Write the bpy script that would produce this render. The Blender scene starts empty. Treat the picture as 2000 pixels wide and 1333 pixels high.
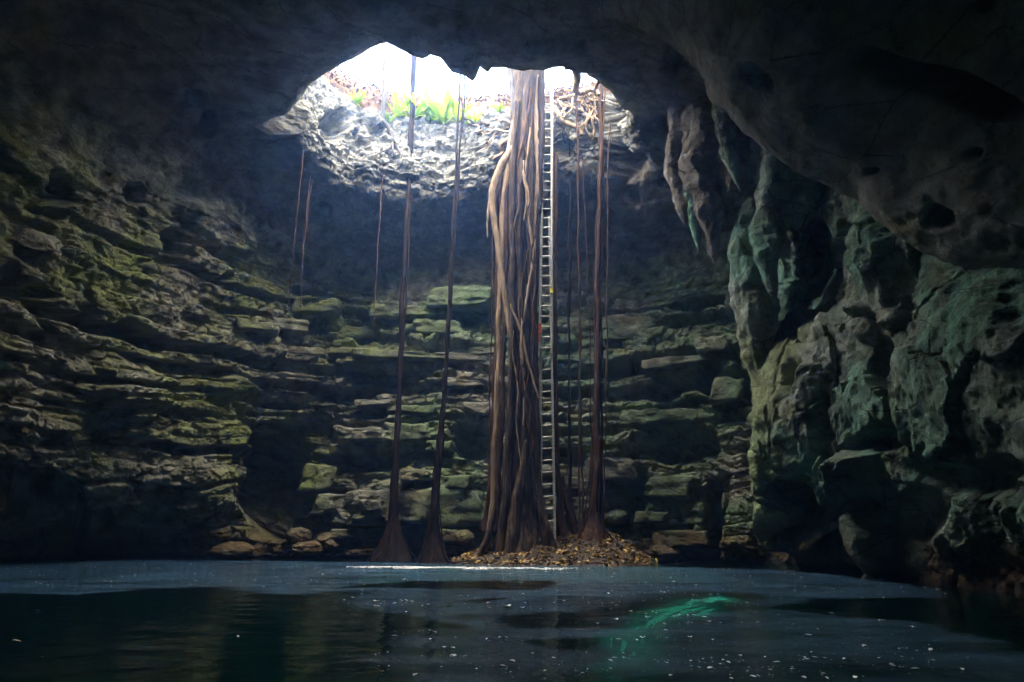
import bpy, bmesh, math, random
import numpy as np
from mathutils import Vector

sc = bpy.context.scene
COL = sc.collection
random.seed(7)
RNG = np.random.RandomState(11)

# ------------------------------------------------------------------ camera
F_PX, PITCH, CAM_Z = 1250.0, math.radians(15.6), 1.0
cam_data = bpy.data.cameras.new('camera')
cam_data.sensor_width = 36.0
cam_data.lens = 36.0 * F_PX / 2000.0
cam_data.clip_start, cam_data.clip_end = 0.05, 2000
cam = bpy.data.objects.new('camera', cam_data)
cam.location = (0, 0, CAM_Z)
cam.rotation_euler = (math.pi / 2 + PITCH, 0, 0)
COL.objects.link(cam)
sc.camera = cam

# ------------------------------------------------------------------ sky, sun, exposure
SUN_DIR = Vector((-0.10, 0.12, 1.0)).normalized()       # towards the sun
elev = math.asin(SUN_DIR.z)
world = bpy.data.worlds.new('World')
sc.world = world
world.use_nodes = True
wn = world.node_tree
bgn = wn.nodes['Background']
sky = wn.nodes.new('ShaderNodeTexSky')
sky.sky_type = 'NISHITA'
sky.sun_disc = False
sky.sun_elevation = elev
sky.sun_rotation = math.atan2(SUN_DIR.x, SUN_DIR.y)
sky.air_density, sky.dust_density, sky.ozone_density = 1.0, 0.4, 0.6
wn.links.new(sky.outputs[0], bgn.inputs[0])
bgn.inputs[1].default_value = 0.08
sun_data = bpy.data.lights.new('sun', 'SUN')
sun_data.energy, sun_data.angle = 1.5, math.radians(140)      # bright overcast: the light comes from the whole cloud cover above the opening
sun_data.color = (1.0, 0.97, 0.92)
sun = bpy.data.objects.new('sun', sun_data)
sun.rotation_euler = SUN_DIR.to_track_quat('Z', 'Y').to_euler()
sun.location = (0, 30, 60)
COL.objects.link(sun)

vs = sc.view_settings
vs.view_transform, vs.look, vs.gamma, vs.use_curve_mapping = 'Standard', 'None', 1.0, False
vs.exposure = 5.8
vs.use_white_balance = True
vs.white_balance_temperature = 8100                      # camera balanced for open shade
cy = sc.cycles
cy.use_denoising = True
cy.use_guiding, cy.use_surface_guiding, cy.use_volume_guiding = True, True, True
cy.guiding_training_samples, cy.surface_guiding_probability = 128, .7
cy.denoiser = 'OPENIMAGEDENOISE'
cy.max_bounces, cy.diffuse_bounces, cy.glossy_bounces = 6, 3, 2
cy.transparent_max_bounces, cy.transmission_bounces, cy.volume_bounces = 12, 4, 1
cy.sample_clamp_indirect = 6.0
cy.use_adaptive_sampling = False
cy.use_light_tree = False
cy.light_sampling_threshold = 0.0
cy.caustics_reflective = cy.caustics_refractive = False

# ------------------------------------------------------------------ pixel -> world helpers
CT, ST = math.cos(PITCH), math.sin(PITCH)
def ray(u, v):
    a, b = (u - 1000.0) / F_PX, (666.5 - v) / F_PX
    return np.array((a, CT - b * ST, ST + b * CT))
def at_y(u, v, y):
    d = ray(u, v); t = y / d[1]
    return np.array((0, 0, CAM_Z)) + d * t
def at_z(u, v, z):
    d = ray(u, v); t = (z - CAM_Z) / d[2]
    return np.array((0, 0, CAM_Z)) + d * t
def to_px(P):
    x, y, z = P[..., 0], P[..., 1], P[..., 2] - CAM_Z
    dep = y * CT + z * ST
    dep = np.where(dep < .05, .05, dep)
    return 1000 + F_PX * x / dep, 666.5 - F_PX * (-y * ST + z * CT) / dep, dep

# ------------------------------------------------------------------ numpy noise
_perm = RNG.permutation(256).astype(np.int32)
_perm = np.concatenate([_perm, _perm, _perm])
_g = RNG.normal(size=(256, 3)).astype(np.float32)
_g /= np.linalg.norm(_g, axis=1, keepdims=True)
def perlin(P, seed=0):
    P = np.asarray(P, np.float32)
    i = np.floor(P); f = P - i
    i = (i.astype(np.int32) + seed * 37) & 255
    w = f * f * f * (f * (f * 6 - 15) + 10)
    out = 0
    for dx in (0, 1):
        hx = _perm[i[..., 0] + dx]; wx = w[..., 0] if dx else 1 - w[..., 0]
        for dy in (0, 1):
            hy = _perm[hx + i[..., 1] + dy]; wy = wx * (w[..., 1] if dy else 1 - w[..., 1])
            for dz in (0, 1):
                h = _perm[hy + i[..., 2] + dz] & 255
                gr = _g[h]
                dot = gr[..., 0] * (f[..., 0] - dx) + gr[..., 1] * (f[..., 1] - dy) + gr[..., 2] * (f[..., 2] - dz)
                out = out + dot * wy * (w[..., 2] if dz else 1 - w[..., 2])
    return out * 1.6
def fbm(P, octs=4, seed=0, gain=.5, ridged=False):
    P = np.asarray(P, np.float32)
    s, a, tot = 0, 1.0, 0
    for k in range(octs):
        n = perlin(P * (2.03 ** k), seed + k * 3)
        if ridged: n = 1 - 2 * np.abs(n)
        s = s + a * n; tot += a; a *= gain
    return s / tot
def voro(P, seed=0):
    """F1, F2-F1 and a random value per nearest cell"""
    P = np.asarray(P, np.float32)
    b = np.floor(P); f = P - b; b = b.astype(np.int32) + seed * 53
    d1 = np.full(P.shape[:-1], 9, np.float32); d2 = d1.copy(); cid = np.zeros(P.shape[:-1], np.float32)
    for dx in (-1, 0, 1):
        for dy in (-1, 0, 1):
            for dz in (-1, 0, 1):
                h = _perm[(_perm[(_perm[(b[..., 0] + dx) & 255] + b[..., 1] + dy) & 255] + b[..., 2] + dz) & 255]
                j = _g[h] * .29 + .5
                d = (dx + j[..., 0] - f[..., 0]) ** 2 + (dy + j[..., 1] - f[..., 1]) ** 2 + (dz + j[..., 2] - f[..., 2]) ** 2
                d = np.sqrt(d)
                new = d < d1
                d2 = np.where(new, d1, np.minimum(d2, d))
                d1 = np.where(new, d, d1)
                cid = np.where(new, h / 255.0, cid)
    return d1, d2 - d1, cid
def sstep(a, b, x):
    t = np.clip((x - a) / (b - a), 0, 1)
    return t * t * (3 - 2 * t)
def rnd_hash(a, b=0):
    return np.mod(np.sin(a * 127.1 + b * 311.7 + 13.7) * 43758.5453, 1.0)

# ------------------------------------------------------------------ mesh helpers
def mesh_np(name, V, Q, smooth=True):
    """V (n,3), Q (m,4) or (m,3)"""
    me = bpy.data.meshes.new(name)
    V = np.ascontiguousarray(V, np.float32).reshape(-1, 3); Q = np.ascontiguousarray(Q, np.int32)
    k = Q.shape[1]
    me.vertices.add(len(V)); me.vertices.foreach_set('co', V.ravel())
    me.loops.add(Q.size); me.loops.foreach_set('vertex_index', Q.ravel())
    me.polygons.add(len(Q))
    me.polygons.foreach_set('loop_start', np.arange(0, Q.size, k, dtype=np.int32))
    me.polygons.foreach_set('loop_total', np.full(len(Q), k, np.int32))
    if smooth: me.polygons.foreach_set('use_smooth', np.ones(len(Q), bool))
    me.update(calc_edges=True)
    return me
def grid_quads(R, C, periodic=False, flip=False):
    i = np.arange(R - 1)[:, None]; j = np.arange(C if periodic else C - 1)[None, :]
    j2 = (j + 1) % C
    q = np.stack([i * C + j, i * C + j2, (i + 1) * C + j2, (i + 1) * C + j], -1).reshape(-1, 4)
    return q[:, ::-1] if flip else q
def link(name, me, mat=None, parent=None, **props):
    o = bpy.data.objects.new(name, me)
    COL.objects.link(o)
    if mat is not None and me is not None and not me.materials: me.materials.append(mat)
    if parent is not None: o.parent = parent
    for k, v in props.items(): o[k] = v
    return o
def thing(name, label, cat, group=None, loc=(0, 0, 0)):
    o = bpy.data.objects.new(name, None); COL.objects.link(o); o.location = loc
    o.empty_display_size = .2
    o['label'] = label; o['category'] = cat
    if group: o['group'] = group
    return o
def tag(o, label, cat, group=None):
    o['label'] = label; o['category'] = cat
    if group: o['group'] = group
    return o
def cr(P, t, periodic):
    """Catmull-Rom along axis 0 of P at float params t"""
    n = len(P); i = np.floor(t).astype(int); f = (t - i)
    if not periodic: i = np.minimum(i, n - 2); f = t - i
    ix = [(i + k) % n if periodic else np.clip(i + k, 0, n - 1) for k in (-1, 0, 1, 2)]
    a, b, c, d = (P[k] for k in ix)
    f = f.reshape((-1,) + (1,) * (P.ndim - 1))
    return .5 * (2 * b + (c - a) * f + (2 * a - 5 * b + 4 * c - d) * f ** 2 + (3 * b - a - 3 * c + d) * f ** 3)
def grid_normals(G, periodic):
    dr = np.gradient(G, axis=0)
    if periodic: dc = np.roll(G, -1, 1) - np.roll(G, 1, 1)
    else: dc = np.gradient(G, axis=1)
    n = np.cross(dc, dr)
    return n / (np.linalg.norm(n, axis=2, keepdims=True) + 1e-9)

# ------------------------------------------------------------------ materials
class NT:
    def __init__(s, name):
        s.m = bpy.data.materials.new(name); s.m.use_nodes = True
        s.t = s.m.node_tree; s.b = s.t.nodes['Principled BSDF']; s.out = s.t.nodes['Material Output']
    def n(s, typ, **kw):
        nd = s.t.nodes.new(typ)
        for k, v in kw.items(): setattr(nd, k, v)
        return nd
    def l(s, a, b): s.t.links.new(a, b)
    def val(s, inp, v):
        if isinstance(v, bpy.types.NodeSocket): s.l(v, inp)
        else: inp.default_value = v
    def pos(s): return s.n('ShaderNodeNewGeometry').outputs['Position']
    def scale(s, vec, sx, sy, sz):
        nd = s.n('ShaderNodeVectorMath', operation='MULTIPLY'); s.l(vec, nd.inputs[0]); nd.inputs[1].default_value = (sx, sy, sz); return nd.outputs[0]
    def noise(s, vec, scale, detail=4, rough=.55, dist=0):
        nd = s.n('ShaderNodeTexNoise'); s.l(vec, nd.inputs['Vector']); nd.inputs['Scale'].default_value = scale
        nd.inputs['Detail'].default_value = detail; nd.inputs['Roughness'].default_value = rough; nd.inputs['Distortion'].default_value = dist
        return nd.outputs['Fac']
    def voro(s, vec, scale, feat='F1'):
        nd = s.n('ShaderNodeTexVoronoi', feature=feat); s.l(vec, nd.inputs['Vector']); nd.inputs['Scale'].default_value = scale
        return nd.outputs['Distance']
    def ramp(s, fac, stops):
        nd = s.n('ShaderNodeValToRGB'); s.l(fac, nd.inputs[0]); e = nd.color_ramp.elements
        while len(e) < len(stops): e.new(.5)
        for el, (p, c) in zip(e, stops): el.position = p; el.color = (c, c, c, 1) if not hasattr(c, '__len__') else (*c, 1)
        return nd.outputs[0]
    def mr(s, v, a, b, c=0., d=1.):
        nd = s.n('ShaderNodeMapRange'); s.val(nd.inputs[0], v)
        for k, x in zip((1, 2, 3, 4), (a, b, c, d)): nd.inputs[k].default_value = x
        return nd.outputs[0]
    def math(s, op, a, b=0.):
        nd = s.n('ShaderNodeMath', operation=op); s.val(nd.inputs[0], a); s.val(nd.inputs[1], b); return nd.outputs[0]
    def mix(s, fac, a, b, mode='MIX'):
        nd = s.n('ShaderNodeMix', data_type='RGBA', blend_type=mode); s.val(nd.inputs[0], fac)
        for k, v in ((6, a), (7, b)):
            if isinstance(v, bpy.types.NodeSocket): s.l(v, nd.inputs[k])
            else: nd.inputs[k].default_value = (*v, 1)
        return nd.outputs[2]
    def bump(s, h, strength, dist, normal=None):
        nd = s.n('ShaderNodeBump'); s.l(h, nd.inputs['Height']); nd.inputs['Strength'].default_value = strength; nd.inputs['Distance'].default_value = dist
        if normal is not None: s.l(normal, nd.inputs['Normal'])
        return nd.outputs[0]
    def xyz(s, vec):
        nd = s.n('ShaderNodeSeparateXYZ'); s.l(vec, nd.inputs[0]); return nd.outputs

def rock_material(name, rough=.85, pit=.6):
    """colour comes from the per-vertex mineral map, the shader adds grain, pits and fine relief"""
    N = NT(name); p = N.pos()
    at = N.n('ShaderNodeAttribute'); at.attribute_name = 'mineral'
    h = N.noise(p, 6., 9, .74)
    pits = N.voro(p, 8.)
    wv = N.n('ShaderNodeVectorMath', operation='ADD'); N.l(N.scale(p, .9, .9, 2.0), wv.inputs[0])
    wc = N.n('ShaderNodeCombineXYZ')
    for q in range(3): N.l(h, wc.inputs[q])
    N.l(wc.outputs[0], wv.inputs[1])
    crack = N.mr(N.voro(wv.outputs[0], 1.0, 'DISTANCE_TO_EDGE'), .0, .022)
    col = N.mix(N.mr(h, .3, .7, .45, 0.), at.outputs['Color'], (.05, .05, .045))
    col = N.mix(N.mr(pits, .05, .20, pit, 0.), col, (.035, .034, .03))
    col = N.mix(N.math('MULTIPLY', N.math('SUBTRACT', 1., crack), .55), col, (.02, .02, .017))
    N.l(col, N.b.inputs['Base Color'])
    N.b.inputs['Roughness'].default_value = rough
    N.b.inputs['Specular IOR Level'].default_value = .25
    N.l(N.bump(N.math('ADD', N.math('ADD', h, N.math('MULTIPLY', crack, .25)), N.math('MULTIPLY', N.mr(pits, 0., .25), .2)), 1., .15), N.b.inputs['Normal'])
    return N.m
def lerp3(a, b, t): return a + (np.asarray(b, np.float32) - a) * t[..., None]
def mineral(me, P, light, dark, moss, moss_amt, tide=True, streak=False, xmoss=None, pale=None):
    """rock colour per vertex: beds, algae, iron stain, wet tide band, painted lit edge of the buttress"""
    P = np.asarray(P, np.float32).reshape(-1, 3); Z = P[:, 2]
    n1 = fbm(P * .35, 3, 201); n2 = fbm(P * 2.2, 4, 204); n3 = fbm(P * np.array((.35, .35, 5)), 3, 208); n4 = fbm(P * .8, 3, 212)
    col = lerp3(np.broadcast_to(np.array(dark, np.float32), P.shape), light, sstep(-.35, .35, n2))
    col = lerp3(col, tuple(c * .5 for c in light), sstep(-.05, .35, n3) * .5)
    mc = np.broadcast_to(np.array(moss, np.float32), P.shape)
    if xmoss is not None: mc = lerp3(np.broadcast_to(np.array(xmoss, np.float32), P.shape), moss, sstep(-7.5, 1., P[:, 0]))
    m = sstep(-.3, .25, n1) * (.45 + .55 * sstep(-.4, .3, n2)) * moss_amt * (1 - .85 * sstep(8., 10., Z))
    col = col + (mc - col) * m[:, None]
    col = lerp3(col, (.30, .25, .10), sstep(.08, .4, n4) * (.5 - .4 * sstep(6, 9, Z)))
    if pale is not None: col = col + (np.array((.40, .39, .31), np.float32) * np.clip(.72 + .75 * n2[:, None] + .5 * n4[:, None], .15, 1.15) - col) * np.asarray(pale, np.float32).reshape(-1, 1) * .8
    if streak:
        st = fbm(P * np.array((3, 3, .22)), 4, 216)
        col = lerp3(col, tuple(c * .3 for c in light), sstep(.0, .35, st) * .65)
        col = lerp3(col, (.33, .38, .15), (1 - sstep(6.0, 6.7, P[:, 0] + .5 * n2)) * sstep(12.2, 13., P[:, 1]) * (1 - sstep(4.2, 5.6, Z + .6 * n4)) * .75)  # lit leading edge of the buttress, painted into the colour as yellow-green
    if tide:
        w = Z + .35 * n2 + .2 * n4
        col = lerp3(col, (.24, .13, .05), (1 - sstep(.2, 1.2, w)) * .8)
        col = lerp3(col, (.03, .022, .015), (1 - sstep(.03, .2, Z)) * .8)
    a = me.attributes.new('mineral', 'FLOAT_COLOR', 'POINT')
    a.data.foreach_set('color', np.concatenate([np.clip(col, .01, .8), np.ones((len(P), 1))], 1).astype(np.float32).ravel())
MW = dict(light=(.52, .48, .35), dark=(.13, .12, .085), moss=(.16, .30, .13), moss_amt=.85, xmoss=(.25, .30, .04))
MC = dict(light=(.42, .36, .29), dark=(.24, .20, .16), moss=(.20, .23, .14), moss_amt=.25, tide=False)
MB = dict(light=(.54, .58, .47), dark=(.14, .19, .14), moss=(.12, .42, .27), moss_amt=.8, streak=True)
MO = dict(light=(.50, .49, .44), dark=(.32, .31, .28), moss=(.30, .36, .30), moss_amt=.2, tide=False)
M_WALL = M_CEIL = M_BUTT = rock_material('limestone', pit=.45)
M_OVER = rock_material('smooth_limestone', pit=.35)

def litter_material():
    N = NT('leaf_litter_ground'); p = N.pos()
    c = N.ramp(N.noise(p, 6., 8, .7), [(.25, (.04, .022, .010)), (.5, (.12, .06, .025)), (.75, (.24, .14, .06))])
    N.l(c, N.b.inputs['Base Color']); N.b.inputs['Roughness'].default_value = .9
    N.l(N.bump(N.noise(p, 14., 8, .7), 1., .06), N.b.inputs['Normal'])
    return N.m
M_LITTER = litter_material()

# ------------------------------------------------------------------ the cave: control net (columns run round the cave, rows from pool floor up through the opening)
#          S0 floor          S1 water         S2 z2             S3 z5            S4 z8             S5 z9.6          S6 ceiling        S7 lip            S8 top of opening
NET = [
 [(-12, 8.5, -5), (-12.3, 8.5, -.4), (-10.8, 8, 2), (-10.0, 7.4, 5), (-9.6, 7.2, 8.0), (-9.0, 7.8, 9.5), (-7.5, 10, 10.8), (-4.7, 13.2, 11.6), (-4.9, 12.9, 13.6)],
 [(-12.8, 16, -5), (-12.8, 15.6, -.4), (-10.6, 13.3, 1.9), (-10.0, 12.2, 5), (-9.9, 11.8, 8.2), (-9.4, 12.2, 9.8), (-8.0, 13.3, 10.8), (-5.9, 14.4, 11.4), (-6.3, 14.3, 13.6)],
 [(-11.2, 18, -5), (-11.2, 17.7, -.4), (-9.9, 15.6, 1.9), (-9.5, 15.0, 5), (-9.1, 15.1, 8.5), (-8.5, 15.2, 10.0), (-7.4, 15.3, 10.8), (-5.9, 15.3, 11.2), (-6.3, 15.3, 13.8)],
 [(-8.4, 18.6, -5), (-8.4, 18.4, -.4), (-8.3, 17.7, 2), (-8.3, 17.7, 5), (-7.8, 18.3, 8.4), (-7.2, 18.0, 9.6), (-6.4, 17.2, 10.4), (-5.4, 16.0, 11.0), (-5.8, 16.3, 13.9)],
 [(-6.2, 18.8, -5), (-6.2, 18.6, -.4), (-6.3, 19.0, 2), (-6.3, 19.4, 5), (-6.0, 20.1, 8.2), (-5.6, 19.9, 9.3), (-5.0, 18.5, 10.2), (-4.3, 17.0, 10.9), (-4.5, 17.5, 13.4)],
 [(-3.0, 18.6, -5), (-3.0, 18.4, -.4), (-3.0, 18.7, 2), (-3.0, 19.3, 5), (-3.0, 20.3, 8.0), (-2.9, 20.3, 9.2), (-2.8, 19.2, 10.2), (-2.5, 17.9, 10.9), (-2.5, 18.3, 13.4)],
 [(0, 18.6, -5), (0, 18.4, -.4), (0, 18.7, 2), (0, 19.3, 5), (0, 20.3, 8.0), (0, 20.2, 9.2), (0, 18.8, 10.3), (0, 17.1, 11.0), (0, 17.5, 13.3)],
 [(3.0, 18.4, -5), (3.0, 18.2, -.4), (3.0, 18.5, 2), (3.1, 19.1, 5), (3.2, 20.0, 8.0), (3.0, 19.8, 9.2), (2.6, 18.2, 10.2), (1.8, 16.6, 10.9), (1.9, 16.9, 13.2)],
 [(5.4, 17.4, -5), (5.4, 17.2, -.4), (5.5, 17.4, 2), (5.8, 18.0, 5), (6.2, 18.6, 8.0), (5.9, 18.2, 9.3), (4.9, 17.0, 10.2), (3.2, 15.8, 10.9), (3.3, 16.0, 13.2)],
 [(7.0, 15.6, -5), (7.0, 15.5, -.4), (7.2, 15.5, 2), (7.8, 16.0, 5), (8.2, 16.0, 8.0), (7.8, 15.8, 9.5), (6.2, 15.4, 10.4), (3.6, 15.0, 11.2), (3.8, 15.0, 13.3)],
 [(8.6, 12, -5), (8.6, 12, -.4), (8.8, 12, 2), (9, 12, 5), (9, 12, 8.0), (8.4, 12.4, 9.5), (6.4, 13.2, 10.5), (3.1, 14.3, 11.5), (3.3, 14.1, 13.4)],
 [(8.6, 6, -5), (8.6, 6, -.4), (8.8, 6, 2), (9, 6, 5), (8.8, 6, 8.0), (7.8, 7, 9.4), (5.4, 10, 10.6), (2.3, 13.6, 11.6), (2.4, 13.4, 13.5)],
 [(6.5, -1, -5), (6.5, -1, -.4), (6.8, -1, 2), (7, -1, 5), (6.4, 0, 7.8), (5.4, 2, 9.2), (2.9, 8.2, 10.6), (.8, 13.2, 11.6), (.8, 13.0, 13.5)],
 [(-1, -6, -5), (-1, -6, -.4), (-1, -6, 2), (-1, -6, 5), (-1, -4.5, 7.8), (-1, -1.5, 9.2), (-1, 7.2, 10.7), (-1.0, 13.4, 11.6), (-1, 13.2, 13.5)],
 [(-9, -1, -5), (-9, -1, -.4), (-8.8, -1, 2), (-8.6, -1, 5), (-8.2, 0, 7.8), (-7.2, 2, 9.2), (-5.0, 8.4, 10.7), (-2.9, 12.4, 11.6), (-3, 12.2, 13.5)],
]
NET = np.array(NET, float)
# the land above: three more rows going outwards from the opening
hc = np.array((-1.4, 15.3))
extra = []
GZ = [14.2, 14.6, 14.8, 15.3, 15.3, 15.2, 14.7, 14.3, 14.2, 14.0, 13.9, 13.9, 13.9, 13.9, 14.0]
for k, row in enumerate(NET):
    d = row[8, :2] - hc; d /= np.linalg.norm(d)
    extra.append([(*(row[8, :2] + d * 1.6), GZ[k]), (*(row[8, :2] + d * 9), GZ[k] + .2), (*(row[8, :2] + d * 70), 14.0)])
NET = np.concatenate([NET, np.array(extra)], 1)

LIP_NEAR = [(545, 216), (560, 200), (600, 165), (640, 140), (690, 112), (720, 90), (755, 80), (790, 97), (806, 106), (822, 113), (836, 102), (860, 110), (880, 137), (905, 143), (924, 156), (937, 126), (953, 138), (962, 128), (985, 130), (1002, 132), (1024, 138), (1040, 134), (1062, 138), (1076, 132), (1100, 129), (1122, 138), (1146, 143), (1160, 150), (1172, 156), (1182, 140)]
LIP_FAR = [(1200, 175), (1228, 210), (1255, 255), (1250, 283), (1180, 270), (1130, 276), (1100, 290), (1060, 322), (990, 330), (960, 337), (900, 350), (850, 364), (800, 356), (760, 345), (720, 335), (690, 338), (660, 322), (632, 300), (612, 284), (596, 258), (560, 232)]
lip = [at_z(u, v, 11.6) for u, v in LIP_NEAR] + [at_z(u, v, 11.9 if u > 1050 else 11.05) for u, v in LIP_FAR]
lip = np.array(lip)
ang = np.arctan2(lip[:, 1] - hc[1], lip[:, 0] - hc[0])
o_ = np.argsort(ang); lip, ang = lip[o_], ang[o_]
lip3 = np.concatenate([lip, lip, lip]); ang3 = np.concatenate([ang - 2 * math.pi, ang, ang + 2 * math.pi])

cs = np.concatenate([np.linspace(0, 1, 60, False), np.linspace(1, 9, 900, False), np.linspace(9, 15, 330, False)])
rs = np.concatenate([np.linspace(0, 1, 8, False), np.linspace(1, 4, 340, False), np.linspace(4, 5, 60, False), np.linspace(5, 7, 120, False),
                     np.linspace(7, 8, 90, False), np.linspace(8, 9, 36, False), np.linspace(9, 11, 22)])
tmp = cr(NET, cs, True)                                   # (C,12,3)
G = cr(np.swapaxes(tmp, 0, 1), rs, False)                 # (R,C,3)
L7 = tmp[:, 7]
a7 = np.arctan2(L7[:, 1] - hc[1], L7[:, 0] - hc[0])
tgt = np.stack([np.interp(a7, ang3, lip3[:, k]) for k in range(3)], 1)
delta = tgt - L7
wr = np.where(rs < 7, sstep(5.7, 7, rs) ** 2, np.where(rs < 8, 1 - .35 * (rs - 7), np.where(rs < 9.5, .65 * (1 - (rs - 8) / 1.5), 0)))
G += wr[:, None, None] * delta[None] * np.array((1, 1, .6))
Gs = G[::6, ::6]
Nn = grid_normals(G, True)
S_arc = np.concatenate([[0], np.cumsum(np.linalg.norm(np.diff(tmp[:, 2, :2], axis=0), axis=1))])      # metres along the wall
RR = np.broadcast_to(rs[:, None], G.shape[:2]); CC = np.broadcast_to(cs[None], G.shape[:2]); SS = np.broadcast_to(S_arc[None], G.shape[:2])
U0, V0, D0 = to_px(G)
# strata: (top height, how far the bed stands out)
BEDS = [(-6, 0), (.30, .10), (.62, .14), (.93, .02), (1.75, .16), (1.86, -.22), (2.28, .16), (2.62, .10), (2.86, -.38), (3.10, .14), (3.45, .22), (3.62, .02), (3.74, -.18), (3.92, .16), (4.02, -.12),
        (4.20, .18), (4.34, -.26), (4.58, .18), (4.70, -.05), (5.02, -.42), (5.30, .12), (5.62, -.50), (5.92, .26), (6.35, .02), (6.75, .10), (6.95, -.30), (7.40, .16), (7.62, -.22), (8.10, .18), (8.5, -.05), (30, 0)]
bz = np.array([b[0] for b in BEDS]); bo = np.array([b[1] for b in BEDS])
def strata(P, S, left=0.):
    lo = np.stack([S * .22, P[..., 2] * .15, np.zeros_like(S)], -1)
    zz = P[..., 2] + .30 * perlin(lo, 3) + .16 * perlin(np.stack([S * .55, P[..., 2] * .4, S * 0 + 4.], -1), 13) + .05 * perlin(np.stack([S * 1.3, P[..., 2], S * 0], -1), 9)
    zz = np.clip(zz, -5.9, 25)
    i = np.clip(np.searchsorted(bz, zz), 1, len(bz) - 1)
    th = bz[i] - bz[i - 1]
    t = (zz - bz[i - 1]) / th
    amp = .75 + 1.1 * perlin(np.stack([S * .30, i * 7.3, i * 0.], -1), 5) + .3 * perlin(np.stack([S * 1.7, i * 3.1, i * 0.], -1), 6)
    amp = np.clip(amp, -.15, 1.7)
    wdt = .7 + 1.3 * rnd_hash(i * 1.0, 2.)
    q = S / wdt + rnd_hash(i * 1.0) * 9 + .35 * perlin(np.stack([S * .9, P[..., 2] * 2.2, i * 1.], -1), 7)
    cell = np.floor(q); e = np.abs(q - cell - .5) * 2
    blk = (rnd_hash(cell, i * 1.0) - .5) * .36
    joint = sstep(.86, 1., e) * .12
    edge = np.minimum(t, 1 - t) * th
    roundn = (1 - sstep(0, .05, edge)) * .05
    on = np.where((i > 1) & (i < len(bz) - 1), 1., 0.)
    return (bo[i] * amp + (blk - joint - roundn) * np.where(bo[i] > 0, 1., .3)) * on

wallw = (1 - sstep(4.0, 4.75, RR)) * sstep(.9, 1.05, RR)
big = fbm(G * .22, 3, 1); mid = fbm(G * .9, 4, 2)
d = big * .45 + mid * .20
d = d * sstep(.9, 1.1, RR)
hor = np.clip(1 - np.abs(Nn[..., 2]) * 1.2, 0, 1)
d += strata(G, SS) * wallw * hor * np.where(CC < 4.0, 1.0, 1.5)
# crumbly broken blocks on the beds
f1, fe, cid = voro(G * np.array((1.1, 1.1, 4.2)) + .3 * mid[..., None], 1)
d += wallw * ((cid - .5) * .15 - (1 - sstep(0, .06, fe)) * .07)
f1b, feb, cidb = voro(G * np.array((4.5, 4.5, 8.)) + .4 * mid[..., None], 4)
d += wallw * ((cidb - .5) * .08 - (1 - sstep(0, .10, feb)) * .035)
# ceiling: gentle scallops and round dissolution pits
ceilw = sstep(4.2, 5.0, RR) * (1 - sstep(7.9, 8.2, RR))
p1, pe, pc = voro(G * .8, 6)
d -= ceilw * np.where(pc > .72, (1 - sstep(.12, .30, p1)) * .40, 0.)
d += ceilw * fbm(G * np.array((.5, .5, .8)), 4, 14, ridged=True) * .14
# rock face of the opening: rough, hollowed, with small horizontal ledges
rim = sstep(6.6, 7.0, RR) * (1 - sstep(8.1, 8.5, RR))
d += rim * (fbm(G * np.array((1.0, 1.0, 1.8)), 4, 21) * .24 + fbm(G * np.array((1.6, 1.6, 6.)), 4, 25) * .12 + fbm(G * 7., 3, 27) * .06 + ((cidb - .5) * .10 - (1 - sstep(0, .1, feb)) * .05))
fine = fbm(G * 4.5, 4, 31, gain=.6)
d += fine * .065 * sstep(.9, 1.1, RR)
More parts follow.
